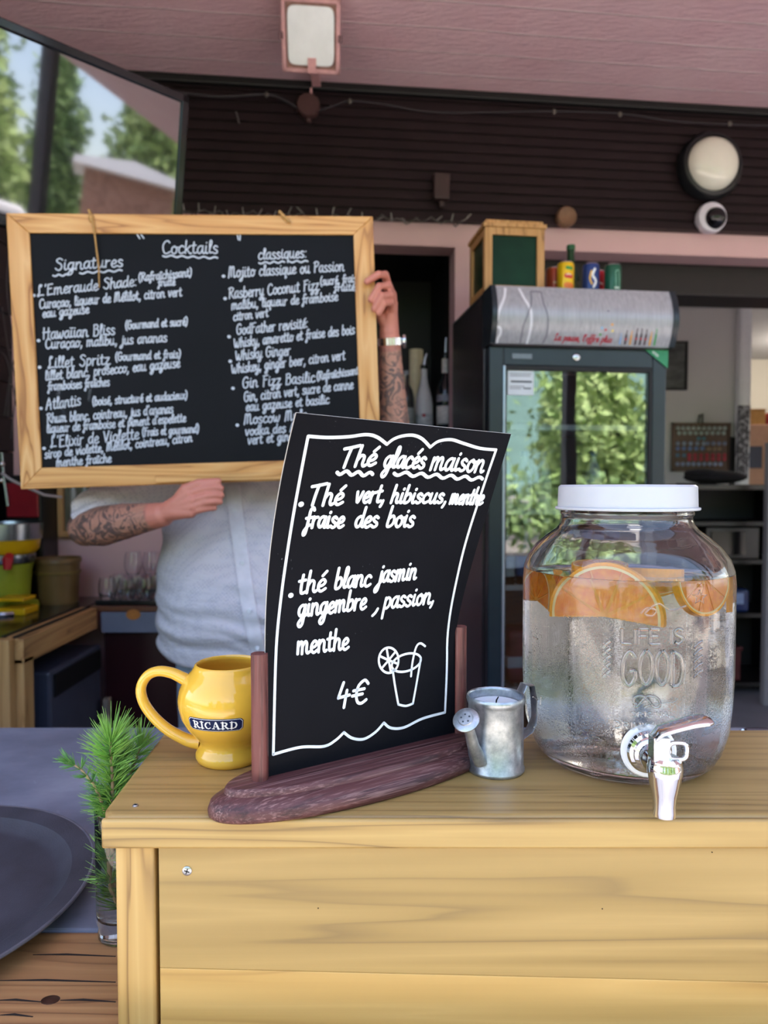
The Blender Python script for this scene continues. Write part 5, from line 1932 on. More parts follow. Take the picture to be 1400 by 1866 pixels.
# door
dr_o = link('door_frame', fbox(.006, .055, 0, .045, .085, 1.797).frame_box(FO, FX, FD, Z, FW - .055, FW - .006, 0, .045, .085, 1.797).frame_box(FO, FX, FD, Z, .055, FW - .055, 0, .045, 1.735, 1.797).frame_box(FO, FX, FD, Z, .055, FW - .055, 0, .045, .085, .15), fr_m, fr, smooth=0, bevel=.004)
link('door_trim', fbox(.052, .060, -.004, .012, .15, 1.735), M('brushed_aluminium', '#aab4c4', .3, .8, var=.05), dr_o, smooth=0, bevel=.002)
link('door_seal', fbox(.055, .066, .002, .03, .15, 1.735).frame_box(FO, FX, FD, Z, FW - .066, FW - .055, .002, .03, .15, 1.735).frame_box(FO, FX, FD, Z, .066, FW - .066, .002, .03, 1.722, 1.735), M('black_seal', '#121416', .6, var=0), dr_o, smooth=0)
pane_m, t, b = base_mat('insulated_glass_pane')
b.inputs['Base Color'].default_value = (.86, .93, .93, 1)
b.inputs['Transmission Weight'].default_value = 1
b.inputs['Roughness'].default_value = 0
b.inputs['IOR'].default_value = 2.35
bump(t, b, noise(t, coords(t, (1, 1, 1)), 5, 1), .08, .004)
link('glass_pane', fbox(.0662, FW - .0662, .014, .020, .15, 1.722), pane_m, dr_o, smooth=0)
link('door_badge', MB().frame_box(FO, FX, FD, Z, .082, .150, -.003, .0, 1.756, 1.774), M('grey_badge', '#6d7176', .35, .6, var=.2, vscale=400), dr_o, smooth=0, bevel=.001)
link('door_lock', MB().lathe([(0, 0), (.0125, 0), (.0125, .004), (.010, .006), (.004, .006), (.0035, .004), (0, .004)], FO + FX * .302 + Z * 1.766, FNm, 28), M('nickel_lock', '#c5c7c9', .2, 1, var=0), dr_o)
link('corner_sticker', MB().prism([(FW - .088, 1.797), (FW - .004, 1.797), (FW - .004, 1.735)], FO + FNm * .0045, FX, Z, FNm, 0, .0008), M('green_sticker', '#2c8a5c', .4, var=.08, vscale=60), dr_o, smooth=0)
a = (FW - .056, 1.789)
link('sticker_lettering', ribbons([(.0018, [(FW - .060 + q[0] * .0075 , 1.787 + q[1] * .0075 - q[0] * .0055) for q in k]) for k in text_strokes('eco', GL)[0]], .002, lambda u, v_: FO + FNm * .0054 + FX * u + Z * v_, lambda u, v_: FNm, .0004), M('white_sticker_print', '#e8efe9', .5, var=0), dr_o, smooth=0)
nt_ = link('notice', fbox(.072, .160, .0105, .0135, 1.640, 1.720), M('white_notice_paper', '#d8dfe4', .7, var=.04), dr_o, smooth=0)
link('notice_lines', ribbons([(w, [(.078 + x0, z), (.078 + x1, z)]) for w, x0, x1, z in ((.002, 0, .074, 1.710), (.002, .002, .070, 1.703), (.006, .006, .074, 1.684), (.002, 0, .05, 1.668), (.002, 0, .04, 1.661), (.004, .048, .072, 1.662))], .002,
                             lambda u, v_: FO + FD * .0103 + FX * u + Z * v_, lambda u, v_: FNm, .0002), M('dark_print', '#3c4148', .6, var=0), nt_, smooth=0)
# shelves and their drinks
wire = M('white_coated_wire', '#b9c4cc', .35, var=.05)
shelf_z = [1.545, 1.255, .995, .64]
for z in shelf_z:
    mb = MB()
    mb.frame_box(FO, FX, FD, Z, .032, FW - .032, .075, .082, z - .014, z + .004)
    for i in range(16):
        mb.frame_box(FO, FX, FD, Z, .034 + i * .037, .038 + i * .037, .082, FDp - .032, z - .006, z - .001)
    link('shelf', mb, wire, fr, smooth=0)


def bottle(name, lb, cat, grp, loc, prof, mt, cap, label_m, lab_z, loc_seg=20):
    o = thing(name, lb, cat, loc, grp)
    loc = V3(loc)
    link('glass_body', MB().lathe(prof, loc, seg=loc_seg), mt, o, smooth=50)
    H = prof[-1][1]
    rn_ = prof[-2][0]
    link('cap', MB().lathe([(0, H - .014), (rn_ + .002, H - .014), (rn_ + .002, H + .003), (0, H + .003)], loc, seg=loc_seg), cap, o, smooth=40)
    r_ = max(p[0] for p in prof) + .0004
    link('label', MB().lathe([(r_, lab_z[0]), (r_ + .0003, lab_z[0] + .0005), (r_ + .0003, lab_z[1] - .0005), (r_, lab_z[1])], loc, seg=loc_seg), label_m, o, smooth=40)
    return o


bp = [(0, 0), (.028, 0), (.031, .004), (.031, .115), (.026, .14), (.014, .175), (.0125, .215), (.0125, .228), (0, .228)]
dkg = M('dark_bottle_glass', '#141b22', .1, var=0)
blue_l = M('blue_label', '#2c4f8c', .5, var=.3, vscale=90)
white_l = M('white_label', '#c8c9c4', .5, var=.2, vscale=90)
cap_m = M('pale_crown_cap', '#9aa4ac', .35, .6, var=.1)
f_pt = lambda a, d, z: FO + FX * a + FD * d + Z * z
mid = bottle('beer_bottle', 'dark bottle with a white label on the fridge shelf behind the menu card edge', 'bottle', 'bottles in the fridge', f_pt(.100, .12, .996), bp, dkg, cap_m, white_l, (.03, .1))
for i, (a, lb) in enumerate(((.170, 'dark bottle with a blue label beside the white-labelled one in the fridge'), (.245, 'third dark bottle along the fridge shelf, behind the glass jar'), (.320, 'fourth dark bottle along the fridge shelf, behind the jar'), (.395, 'fifth dark bottle along the fridge shelf, behind the jar'), (.47, 'bottle at the hinge end of the middle fridge shelf'))):
    bottle('beer_bottle', lb, 'bottle', 'bottles in the fridge', f_pt(a, .12, .996), bp, dkg, cap_m, blue_l if i != 1 else white_l, (.03, .1))
wp_ = [(0, 0), (.026, 0), (.029, .004), (.029, .125), (.022, .15), (.012, .17), (.011, .19), (.011, .2), (0, .2)]
clr = M('pale_plastic_bottle', '#a7bcc6', .15, var=.1, spec=.6)
bcap = M('blue_cap', '#2f5fae', .4, var=0)
for a, lb in ((.098, 'water bottle on the top fridge shelf, closest to the door trim'), (.168, 'second water bottle on the top fridge shelf'), (.235, 'third water bottle on the top fridge shelf, by the dark post reflection'), (.42, 'water bottle on the top fridge shelf behind the lid of the jar')):
    bottle('water_bottle', lb, 'bottle', 'water bottles in the fridge', f_pt(a, .125, 1.256), wp_, clr, bcap, white_l, (.04, .095))
pk = thing('drinks_pack', 'red and white wrapped drinks pack low in the fridge', 'pack', f_pt(.22, .2, .642))
link('wrap', MB().frame_box(FO, FX, FD, Z, .11, .33, .12, .27, .642, .83), M('red_white_wrap', '#7c3440', .4, var=.6, vscale=14), pk, smooth=0, bevel=.02, bseg=3)
link('wrap_band', MB().frame_box(FO, FX, FD, Z, .109, .331, .119, .271, .70, .74), M('white_band', '#b9bcc6', .4, var=.2), pk, smooth=0, bevel=.002)

# ------------------------------------------------------------------ things on top of the fridge
lw = wood('lantern_wood', '#cda066', '#b98a4f', '#835a2f', 'Z', 7, 9, .5, 3.3, fibre=.35)
lo_ = f_pt(.008, .07, FT)
ln = thing('wooden_lantern', 'square wooden lantern with green panes standing on the fridge', 'lantern', lo_ + FX * .105 + FD * .105)
LH, LS = .248, .208
mb = MB()
for a in (0, LS - .026):
    for d in (0, LS - .026):
        link('corner_upright', MB().frame_box(lo_, FX, FD, Z, a, a + .026, d, d + .026, 0, LH - .026), lw, ln, smooth=0, bevel=.0015)
for z0, z1 in ((0, .03), (LH - .05, LH - .026)):
    for k in range(4):
        if k < 2:
            d = 0.001 if k == 0 else LS - .025
            link('rail', MB().frame_box(lo_, FX, FD, Z, .026, LS - .026, d, d + .024, z0, z1), lw, ln, smooth=0)
        else:
            a = 0.001 if k == 2 else LS - .025
            link('rail', MB().frame_box(lo_, FX, FD, Z, a, a + .024, .026, LS - .026, z0, z1), lw, ln, smooth=0)
link('lid', MB().frame_box(lo_, FX, FD, Z, -.006, LS + .006, -.006, LS + .006, LH - .026, LH - .012).frame_box(lo_, FX, FD, Z, .004, LS - .004, .004, LS - .004, LH - .012, LH), lw, ln, smooth=0, bevel=.002)
gp = M('dark_green_pane', '#123322', .35, var=.3, vscale=7, spec=.15)
for k in range(4):
    if k < 2:
        d = .010 if k == 0 else LS - .014
        link('pane', MB().frame_box(lo_, FX, FD, Z, .026, LS - .026, d, d + .004, .03, LH - .05), gp, ln, smooth=0)
    else:
        a = .010 if k == 2 else LS - .014
        link('pane', MB().frame_box(lo_, FX, FD, Z, a, a + .004, .026, LS - .026, .03, LH - .05), gp, ln, smooth=0)

canp = [(0, .004), (.020, .004), (.0235, 0), (.0265, .006), (.029, .014), (.029, .124), (.0265, .133), (.0250, .1365), (.0238, .1365), (.0235, .1335), (0, .1325)]
alu = M('can_aluminium', '#c9ccd0', .25, 1, var=0)


def can(lb, px, dep, col, marks):
    c = P(px, 510, dep)
    c[2] = FT
    o = thing('drink_can', lb, 'can', c, 'cans on the fridge')
    link('can_shell', MB().lathe(canp, c, seg=28), alu, o, smooth=40)
    link('printed_sleeve', MB().lathe([(.0267, .0065), (.0293, .0142), (.0293, .1238), (.0268, .1325)], c, seg=28), M('can_print', col, .3, .2, var=.06, vscale=40), o, smooth=60)
    fn = lambda a, z: c + V3((math.sin(a / .0293) * .0293, -math.cos(a / .0293) * .0293, z))
    nf = lambda a, z: V3((math.sin(a / .0293), -math.cos(a / .0293), 0))
    for col2, w, q in marks:
        link('print_mark', ribbons([(w, smooth_line(q, 5))], w, fn, nf, .0004), M('can_mark', col2, .35, var=.1, vscale=120), o, smooth=0)
    return o


can('yellow peach tea can with a red badge on the fridge', 1031, 2.535, '#edc21c', [('#cf2f28', .017, [(-.004, .085), (.012, .083)]), ('#3f8f3a', .012, [(-.002, .112), (.014, .110)]), ('#f0812a', .020, [(-.004, .052), (.014, .05)]), ('#f7e9c0', .004, [(-.004, .088), (.004, .090), (.012, .087)])])
can('dull orange can half hidden between the lantern and the yellow can', 1010, 2.60, '#b8553a', [('#e2c79b', .008, [(-.005, .08), (.012, .078)])])
can('blue can with white and yellow script on the fridge', 1077, 2.55, '#24407f', [('#e9eef4', .008, [(.006, .112), (-.002, .09), (.010, .07), (.002, .05)]), ('#e8b62e', .006, [(-.006, .105), (-.011, .08), (-.004, .06)]), ('#dfe6ee', .010, [(-.004, .022), (.012, .02)])])
can('red can tucked behind the blue one on the fridge', 1090, 2.64, '#b5232f', [('#d9c4c4', .006, [(-.004, .09), (.008, .085)])])
can('green can standing apart at the end of the row on the fridge', 1117, 2.56, '#1f5c46', [('#7fb79f', .016, [(.008, .105), (.010, .03)]), ('#cfe3d8', .006, [(.0, .05), (.014, .05)]), ('#cfe3d8', .006, [(.0, .038), (.014, .038)])])
gb = P(1040, 510, 2.66)
gb[2] = FT
bottle('green_bottle', 'dark green bottle behind the yellow can on the fridge', 'bottle', None, gb, [(0, 0), (.03, 0), (.033, .004), (.033, .115), (.026, .145), (.0135, .175), (.0135, .225), (.0135, .235), (0, .235)], M('green_bottle_glass', '#173d25', .1, var=0), M('green_foil', '#1d5a34', .4, var=0), M('dull_label', '#4b5a3c', .5), (.04, .1))

# ------------------------------------------------------------------ bottles in the niche
SHZ = float(P(760, 792, 3.2)[2])
nsw = M('dark_shelf', '#141114', .4, var=.1)
ns = link('bottle_shelf', MB().frame_box(W0, WH, WN, Z, -.249, .299, -.59, -.02, SHZ - .03, SHZ), nsw, origin=wall_pt(0, SHZ - .03, -.3), smooth=0, bevel=.003)
tag(ns, 'dark shelf in the niche carrying the spirit bottles', 'shelf')


def npos(px, D):
    c = P(px, 760, D)
    c[2] = SHZ
    return c


c = npos(773, 3.2)
wb = bottle('white_bottle', 'matt white spirit bottle with a black stopper in the niche', 'bottle', None, c, [(0, 0), (.036, 0), (.040, .006), (.040, .13), (.033, .175), (.0185, .225), (.0145, .255), (.0145, .305), (0, .305)], M('matt_white_bottle', '#c4c6c8', .45, var=.06), M('black_stopper', '#0e0e10', .4, var=0), M('pale_print', '#a7afb2', .5, var=.25, vscale=60), (.02, .09))
link('red_emblem', MB().ball(c + V3((-.003, -.0405, .082)), (.008, .002, .008), 12, 8), M('red_emblem_print', '#a02030', .5, var=0), wb)
link('pourer', MB().tube([c + Z * .305, c + V3((.003, 0, .335)), c + V3((.012, -.002, .36))], [.010, .007, .004], 10), steel, wb)
c = npos(812, 3.2)
db = bottle('dark_bottle', 'black spirit bottle with a white neck band and a pourer in the niche', 'bottle', None, c, [(0, 0), (.036, 0), (.039, .005), (.039, .195), (.030, .23), (.0165, .255), (.0155, .33), (.0155, .36), (0, .36)], dkg, M('black_stopper_cap', '#0e0e10', .4, var=0), white_l, (.045, .125))
link('neck_band', MB().lathe([(.0172, .272), (.0176, .272), (.0176, .335), (.0168, .335)], c, seg=20), white_l, db)
link('shoulder_band', MB().lathe([(.0393, .145), (.0396, .145), (.0396, .175), (.0393, .175)], c, seg=20), M('silver_print', '#8b8e99', .4, var=.3, vscale=90), db)
link('pourer', MB().tube([c + Z * .36, c + Z * .40, c + V3((.002, 0, .43))], [.006, .005, .004], 10), steel, db)
c = npos(740, 3.14)
cbm = glass('clear_bottle_glass', (.93, .97, .96, 1), .02)
bottle('clear_bottle', 'clear spirit bottle partly hidden by the raised forearm', 'bottle', None, c, [(0, 0), (.033, 0), (.036, .004), (.036, .15), (.028, .19), (.0135, .215), (.0135, .27), (0, .27)], cbm, M('grey_cap', '#8a8c8e', .4), M('worn_label', '#8f9792', .5, var=.3, vscale=60), (.03, .11))
c = npos(834, 3.24)
bottle('amber_bottle', 'amber liqueur bottle squeezed against the pink pier', 'bottle', None, c, [(0, 0), (.026, 0), (.028, .004), (.028, .17), (.02, .21), (.012, .23), (.012, .27), (0, .27)], M('amber_glass', '#6b2a10', .1, var=.2), M('orange_cap', '#c2491c', .4), M('orange_label', '#b44a1e', .5, var=.3, vscale=70), (.04, .12))
c = npos(758, 3.3)
pb = thing('paper_roll', 'cream rolled paper standing behind the white bottle', 'paper roll', c)
link('roll', MB().lathe([(0, 0), (.030, 0), (.031, .002), (.031, .395), (.029, .395), (.029, .38), (.012, .385), (0, .38)], c, seg=24), M('cream_paper', '#d8cfae', .8, var=.06, vscale=60), pb)
link('roll_flap', MB().box(c + V3((.018, -.030, .2)), (.026, .003, .38)), M('cream_paper_edge', '#c9bd98', .8, var=.06), pb, smooth=0)

# ------------------------------------------------------------------ lamps and fittings on the cladding
s_of = lambda px, py, out=.03: on_plane(px, py, W0 + WN * out, WH, Z, WN)
s, z = s_of(1288, 308, .04)
lc = wall_pt(s, z, .045)
bl_ = thing('bulkhead_lamp', 'round bulkhead lamp with a white dome and a black ring on the cladding', 'wall lamp', lc)
link('lamp_ring', MB().lathe([(0, -.005), (.135, -.005), (.140, .002), (.140, .030), (.130, .050), (.116, .055), (.112, .048), (.112, .03), (0, .03)], lc, WN, 56), M('black_plastic', '#15171b', .4, var=.05), bl_, smooth=35)
link('dome', MB().lathe([(.1115, .040), (.110, .052), (.098, .072), (.075, .088), (.045, .097), (0, .101)], lc, WN, 56), M('opal_dome', '#e3e2d6', .18, var=.02, coat=.4), bl_, smooth=80)
for an in (2.3, 4.0, .8):
    cx2 = lc + WH * .126 * math.cos(an) + Z * .126 * math.sin(an) + WN * .051
    link('ring_screw', MB().lathe([(0, 0), (.004, 0), (.004, .002), (0, .002)], cx2, WN, 10), M('dark_screw', '#0a0a0b', .4, var=0), bl_)
s, z = s_of(1289, 402, .03)
cc = wall_pt(s, z, .045)
sd = WN * .9 + V3((.25, 0, -.25))
sd /= np.linalg.norm(sd)
scm = thing('dome_camera', 'small white dome security camera with a black eye below the bulkhead lamp', 'security camera', cc)
link('housing', MB().lathe([(0, -.03), (.058, -.015), (.066, .01), (.062, .03), (.050, .036), (0, .036)], cc, WN, 40), M('white_camera_plastic', '#d7d5e2', .35, var=.02), scm, smooth=50)
link('dark_dome', MB().ball(cc + sd * .030, .046, 28, 18), M('smoked_dome', '#0f1014', .08, var=0, coat=.3), scm)
s, z = s_of(562, 199, .03)
jc = wall_pt(s, z, .04)
jb_m = M('brown_junction_box', '#4a3231', .5, var=.1)
jb = link('junction_box', MB().lathe([(0, -.005), (.045, -.005), (.047, .002), (.047, .022), (.043, .030), (0, .031)], jc, WN, 40).ball(jc - Z * .047, .012, 12, 8), jb_m, origin=jc, smooth=40)
tag(jb, 'round brown junction box under the floodlight conduit', 'junction box')
s, z = s_of(803, 349, .03)
jq = link('cable_box', MB().frame_box(W0, WH, WN, Z, s - .036, s + .030, .046, .085, z - .05, z + .055).frame_box(W0, WH, WN, Z, s - .012, s + .012, .046, .07, z - .075, z - .05), M('brown_cable_box', '#3b2a2a', .5, var=.1), origin=wall_pt(s, z, .05), smooth=0, bevel=.006)
tag(jq, 'square brown cable box on the cladding above the lantern', 'cable box')
s, z = s_of(1031, 397, .05)
pl = link('pipe_end', MB().lathe([(0, -.01), (.040, -.01), (.042, 0), (.042, .022), (.036, .028), (.030, .024), (0, .023)], wall_pt(s, z, .045), WN, 32), M('brown_pipe_cap', '#7c5c46', .6, var=.2), origin=wall_pt(s, z, .05), smooth=40)
tag(pl, 'round brown pipe end sticking out of the cladding over the cans', 'pipe end')
cab_m = M('grey_cable', '#2b272c', .5, var=.1)


def cab(name, lb, pts, r_, mt, cat='cable', out=.056):
    q = []
    for px, py in smooth_line(pts, 6):
        s, z = s_of(px, py, out)
        q.append(wall_pt(s, z, out))
    o = link(name, MB().tube(q, r_, 8), mt, origin=q[0], smooth=60)
    return tag(o, lb, cat)


cab('cable', 'black cable clipped from the television to the round junction box', [(300, 165), (400, 176), (486, 172), (520, 184), (545, 199)], .006, cab_m)
cable = cab('cable', 'thin cable running from the junction box along the cladding to the bulkhead lamp', [(580, 202), (610, 192), (640, 184), (700, 190), (800, 205), (1000, 203), (1130, 207), (1240, 222), (1400, 229)], .0035, cab_m)
for px, py in ((486, 173), (638, 185), (1010, 204), (1130, 209), (1330, 226)):
    s, z = s_of(px, py, .056)
    link('cable_clip', MB().ball(wall_pt(s, z, .058), (.009, .008, .012), 10, 8), M('pale_clip', '#5a5450', .5), cable)
s, z = s_of(433, 214, .05)
nl = link('stray_staple', MB().tube([wall_pt(s - .006, z + .022, .05), wall_pt(s + .006, z - .022, .05)], .003, 6), M('bare_wire', '#857f80', .4, .5), smooth=60)
tag(nl, 'short bare wire staple stuck in the cladding near the television', 'staple')
# unlit string of fairy lights along the foot of the cladding
fs_ = thing('fairy_lights', 'unlit clear fairy light string along the foot of the cladding above the chalkboard', 'fairy lights', wall_pt(-.3, 2.43, .06))
pts = []
for i in range(60):
    px = 318 + i * 9
    pts.append((px, 386 + (px - 318) * .036 + 5 * math.sin(i * 1.9) + 3 * math.sin(i * .7)))
q = []
for px, py in pts:
    s, z = s_of(px, py, .062)
    q.append(wall_pt(s, z, .062 + .008 * math.sin(px * .3)))
link('wire', MB().tube(q, .0032, 6), M('clear_grey_wire', '#545250', .4, var=.2), fs_)
bulb_m = M('clear_unlit_bulb', '#85827f', .2, var=.05, spec=.7)
for i in range(2, 60, 3):
    an = rng.uniform(.4, 2.7)
    d = WH * math.cos(an) + Z * math.sin(an) + WN * .3
    link('bulb', MB().tube([q[i], q[i] + d * .012, q[i] + d * .030], [.002, .003, .0022], 6), bulb_m, fs_)

# floodlight under the ceiling
fl_c = P(567, 66, 2.45)
fn_ = V3((-.02, -.80, -.60))
fn_ /= np.linalg.norm(fn_)
fx_ = V3((1, .06, -.02))
fx_ -= fn_ * (fx_ @ fn_)
fx_ /= np.linalg.norm(fx_)
fu_ = np.cross(fx_, fn_)
if fu_[2] < 0:
    fu_ = -fu_
pinkm = M('pink_painted_metal', '#c99a9c', .45, var=.15, vscale=30)
fld = thing('floodlight', 'square pink floodlight with a frosted white glass under the ceiling', 'floodlight', fl_c)
hw, hh = .098, .106
mb = MB()
for x0, x1, y0, y1 in ((-hw, hw, hh - .014, hh), (-hw, hw, -hh, -hh + .014), (-hw, -hw + .014, -hh, hh), (hw - .014, hw, -hh, hh)):
    mb.frame_box(fl_c, fx_, fu_, fn_, x0, x1, y0, y1, -.012, .012)
link('front_frame', mb, pinkm, fld, smooth=0, bevel=.003)
link('lamp_housing', MB().prism([(-hw, .0), (hw, .0), (hw * .6, -.09), (-hw * .6, -.09)], fl_c - fn_ * .012, fx_, fn_, fu_, -hh * .95, hh * .95), pinkm, fld, smooth=0, bevel=.004)
gpl = [(hw * .80 * math.copysign(abs(math.cos(a)) ** .25, math.cos(a)), hh * .80 * math.copysign(abs(math.sin(a)) ** .25, math.sin(a))) for a in [i * math.pi / 24 + .01 for i in range(48)]]
link('frosted_glass', MB().prism(gpl, fl_c, fx_, fu_, fn_, .0, .013), M('frosted_lamp_glass', '#e6eef2', .35, var=.06, vscale=14, coat=.3), fld, smooth=0, bevel=.004)
link('inner_tray', MB().frame_box(fl_c, fx_, fu_, fn_, -hw + .012, hw - .012, -hh + .012, hh - .012, -.01, .002), M('rusty_tray', '#8d6a60', .6, var=.3, vscale=40), fld, smooth=0)
for sx in (-1, 1):
    link('side_clip', MB().frame_box(fl_c, fx_, fu_, fn_, sx * hw - .006, sx * hw + .006, -.012, .008, -.004, .016), M('dark_clip', '#6a4a50', .5), fld, smooth=0)
    link('frame_screw', MB().ball(fl_c + fx_ * sx * .072 + fu_ * (hh + .012) + fn_ * .004, .009, 10, 8), steel, fld)
top_p = fl_c + fu_ * (hh + .002)
link('terminal_box', MB().frame_box(top_p, fx_, fu_, fn_, -.052, .052, 0, .06, -.05, .004), M('black_terminal_box', '#17181d', .45, var=.05), fld, smooth=0, bevel=.004)
link('mounting_bracket', MB().box((fl_c[0], fl_c[1] + .10, 2.90), (.03, .2, .006)).frame_box((fl_c[0], fl_c[1] + .03, 2.80), RIGHT, (0, 1, 0), Z, -.014, .014, -.004, .004, -.06, .16), pinkm, fld, smooth=0)
s1, z1 = s_of(567, 170, .05)
e1 = wall_pt(s1, 2.93, .055)
cdt = link('conduit', MB().box(((fl_c[0] + e1[0]) / 2, (fl_c[1] + e1[1]) / 2 + .13, 2.940), (.034, e1[1] - fl_c[1] - .30, .036)).tube([e1 + V3((0, 0, .0)), wall_pt(s1, 2.86, .055)], .005, 8), pinkm, origin=(e1[0], e1[1], 2.93), smooth=0, bevel=.004)
tag(cdt, 'pink cable conduit from the floodlight back to the cladding', 'conduit')

# ------------------------------------------------------------------ television on its bracket
th_ = V3((.714, .70, 0))
th_ /= np.linalg.norm(th_)
tnh = V3((th_[1], -th_[0], 0))
tt = R(9.0)
tn = tnh * math.cos(tt) - Z * math.sin(tt)
tu = Z * math.cos(tt) + tnh * math.sin(tt)
TRc = P(345, 176, 1.9)
tvw, tvh = .735, .432
to = TRc - tu * tvh                       # lower corner at the far end
tvo = thing('television', 'flat black television hung high and tilted down, mirroring the trees', 'television', to - th_ * tvw / 2)
bz = M('glossy_black_bezel', '#0d1014', .12, var=0)
bw = .021
mb = MB()
for x0, x1, y0, y1 in ((-tvw, 0, tvh - bw, tvh), (-tvw, 0, 0, bw * 1.3), (-tvw, -tvw + bw, 0, tvh), (-bw, 0, 0, tvh)):
    mb.frame_box(to, th_, tu, tn, x0, x1, y0, y1, -.022, .004)
link('bezel', mb, bz, tvo, smooth=0, bevel=.003)
scr, t, b = base_mat('glossy_grey_screen')
b.inputs['Base Color'].default_value = lin('#17191d')
b.inputs['Roughness'].default_value = .035
b.inputs['IOR'].default_value = 2.0
b.inputs['Specular IOR Level'].default_value = .9
link('screen', MB().frame_box(to, th_, tu, tn, -tvw + bw - .002, -bw + .002, bw * 1.3 - .002, tvh - bw + .002, -.012, -.002), scr, tvo, smooth=0)
link('back_shell', MB().frame_box(to, th_, tu, tn, -tvw + .004, -.004, .004, tvh - .004, -.055, -.022), M('black_shell', '#14151a', .5, var=.05), tvo, smooth=0, bevel=.01)
bk = to - th_ * tvw * .5 + tu * tvh * .55 - tn * .055
link('wall_bracket', MB().tube([bk + tn * .002, bk - tn * .10, (-1.40, bk[1] + .16, bk[2] - .02), (-1.47, bk[1] + .16, bk[2] - .02)], .018, 10), M('black_bracket', '#0d0d0f', .5), tvo, smooth=40)

# ------------------------------------------------------------------ back counter, its side run and what stands there
CT = .90
oak2 = wood('pale_oak_boards', '#cda66f', '#bb9059', '#8a6236', 'Z', 6, 5, .5, 7.7, fibre=.35)
oak3 = wood('pale_oak_rail', '#c9a068', '#b58a55', '#86603a', 'Y', 6, 8, .5, 9.7, fibre=.35)
glz = M('dark_glass_worktop', '#23241f', .14, var=.3, vscale=8)
sc_t = thing('side_counter', 'side counter with pale oak trim and a dark glass worktop by the juicer', 'counter', (-1.24, 2.3, 0))
XI = -1.045
link('worktop', MB().box(((-1.46 + XI - .04) / 2, 2.43, CT - .012), (XI - .04 + 1.46, .78, .024)), glz, sc_t, smooth=0, bevel=.003)
link('black_edge_strip', MB().box((XI - .030, 2.31, CT - .004), (.02, .5, .010)).box((XI - .062, 2.31, CT - .0), (.012, .5, .006)), black_m, sc_t, smooth=0)
link('oak_edge', MB().box((XI - .012, 2.31, CT - .04), (.030, .53, .075)).box((XI - .044, 2.31, CT - .004), (.016, .52, .012)), oak3, sc_t, smooth=0, bevel=.003)
link('end_panel', MB().box((-1.265, 2.025, .452), (.40, .034, .90)), oak2, sc_t, smooth=0, bevel=.004)
link('end_post', MB().box((XI - .018, 2.075, .42), (.042, .06, .84)), oak2, sc_t, smooth=0, bevel=.004)
dwm = M('dark_grey_appliance', '#3d4252', .4, var=.08)
dw = thing('dishwasher', 'dark grey appliance under the side counter', 'dishwasher', (-1.2, 2.42, 0))
link('cabinet', MB().box((-1.22, 2.40, .39), (.36, .40, .74)), dwm, dw, smooth=0, bevel=.01)
link('control_strip', MB().box((-1.036, 2.40, .71), (.006, .36, .07)), black_m, dw, smooth=0)
bc = thing('back_counter', 'back counter with a blue-grey front rail and an orange sticker under the glasses', 'counter', (-.6, 2.75, 0))
link('counter_top', MB().box((-.475, 2.73, CT - .010), (1.20, .28, .02)), wood('red_brown_top', '#7d5038', '#5e3a2a', '#38221a', 'X', 6, 4, .4), bc, smooth=0, bevel=.002)
link('front_rail', MB().box((-.46, 2.587, CT - .058), (1.14, .02, .074)), M('blue_grey_rail', '#707a92', .45, var=.06), bc, smooth=0, bevel=.003)
stx = P(243, 1120, 2.576)
link('orange_sticker', MB().lathe([(0, 0), (.024, 0), (.024, .0006), (0, .0006)], stx, (0, -1, 0), 28, sx=1.1, sy=.8), M('orange_sticker_print', '#b97a3c', .5, var=.15, vscale=90), bc)
link('cupboard_front', MB().box((-.46, 2.62, .41), (1.14, .02, .82)), M('dark_maroon_panel', '#2a0d14', .35, var=.1), bc, smooth=0)
link('bin_edge', MB().box((-1.005, 2.56, .30), (.02, .03, .54)), M('beige_strip', '#8d8478', .6), bc, smooth=0)

# glasses on their tray
gt = link('glass_tray', MB().box((-.86, 2.71, CT + .0085), (.40, .22, .006)).frame_box((-.86, 2.71, CT), RIGHT, (0, 1, 0), Z, -.20, .20, -.11, -.105, .002, .020).frame_box((-.86, 2.71, CT), RIGHT, (0, 1, 0), Z, -.20, .20, .105, .11, .002, .020), M('black_glass_tray', '#17181d', .3, var=.05), origin=(-.86, 2.71, CT), smooth=0, bevel=.002)
tag(gt, 'black tray of drinking glasses on the back counter', 'tray')
gg = glass('drinking_glass', (.97, .98, .99, 1), .0, 1.45)
gprof = [(0, .0035), (.018, .0025), (.021, 0), (.024, .002), (.0305, .020), (.0330, .040), (.0315, .062), (.0270, .086), (.0262, .086), (.0305, .062), (.0320, .040), (.0295, .021), (.022, .006), (0, .006)]
g0 = None
xs = [-1.03 + .070 * i for i in range(6)]
rowsn = [('front row', 2.645, 0), ('second row', 2.715, 0), ('third row', 2.78, 0), ('upper layer', 2.72, .089)]
ords = ['first', 'second', 'third', 'fourth', 'fifth', 'sixth']
for rn_, y, dz in rowsn:
    for i, x in enumerate(xs):
        if rn_ == 'upper layer' and i in (0,):
            continue
        lb = '%s round glass from the brown bin in the %s of the glass tray' % (ords[i], rn_)
        x2 = x + (.012 if rn_ in ('second row',) else 0)
        loc = (x2, y, CT + .0118 + dz)
        if g0 is None:
            g0 = link('drinking_glass', MB().lathe(gprof, loc, seg=20), gg, origin=loc, smooth=60)
            tag(g0, lb, 'glass', 'glasses on the back counter')
        else:
            dup(g0, loc, lb)
rgl = thing('red_candle_cup', 'small red and white cup among the glasses on the tray', 'cup', (-.80, 2.595, CT + .0005))
link('cup', MB().lathe([(0, 0), (.022, 0), (.026, .05), (.024, .05), (.02, .004), (0, .004)], (-.80, 2.575 + .012, CT + .0005), seg=20), M('red_white_print', '#8a3a40', .4, var=.6, vscale=40), rgl)

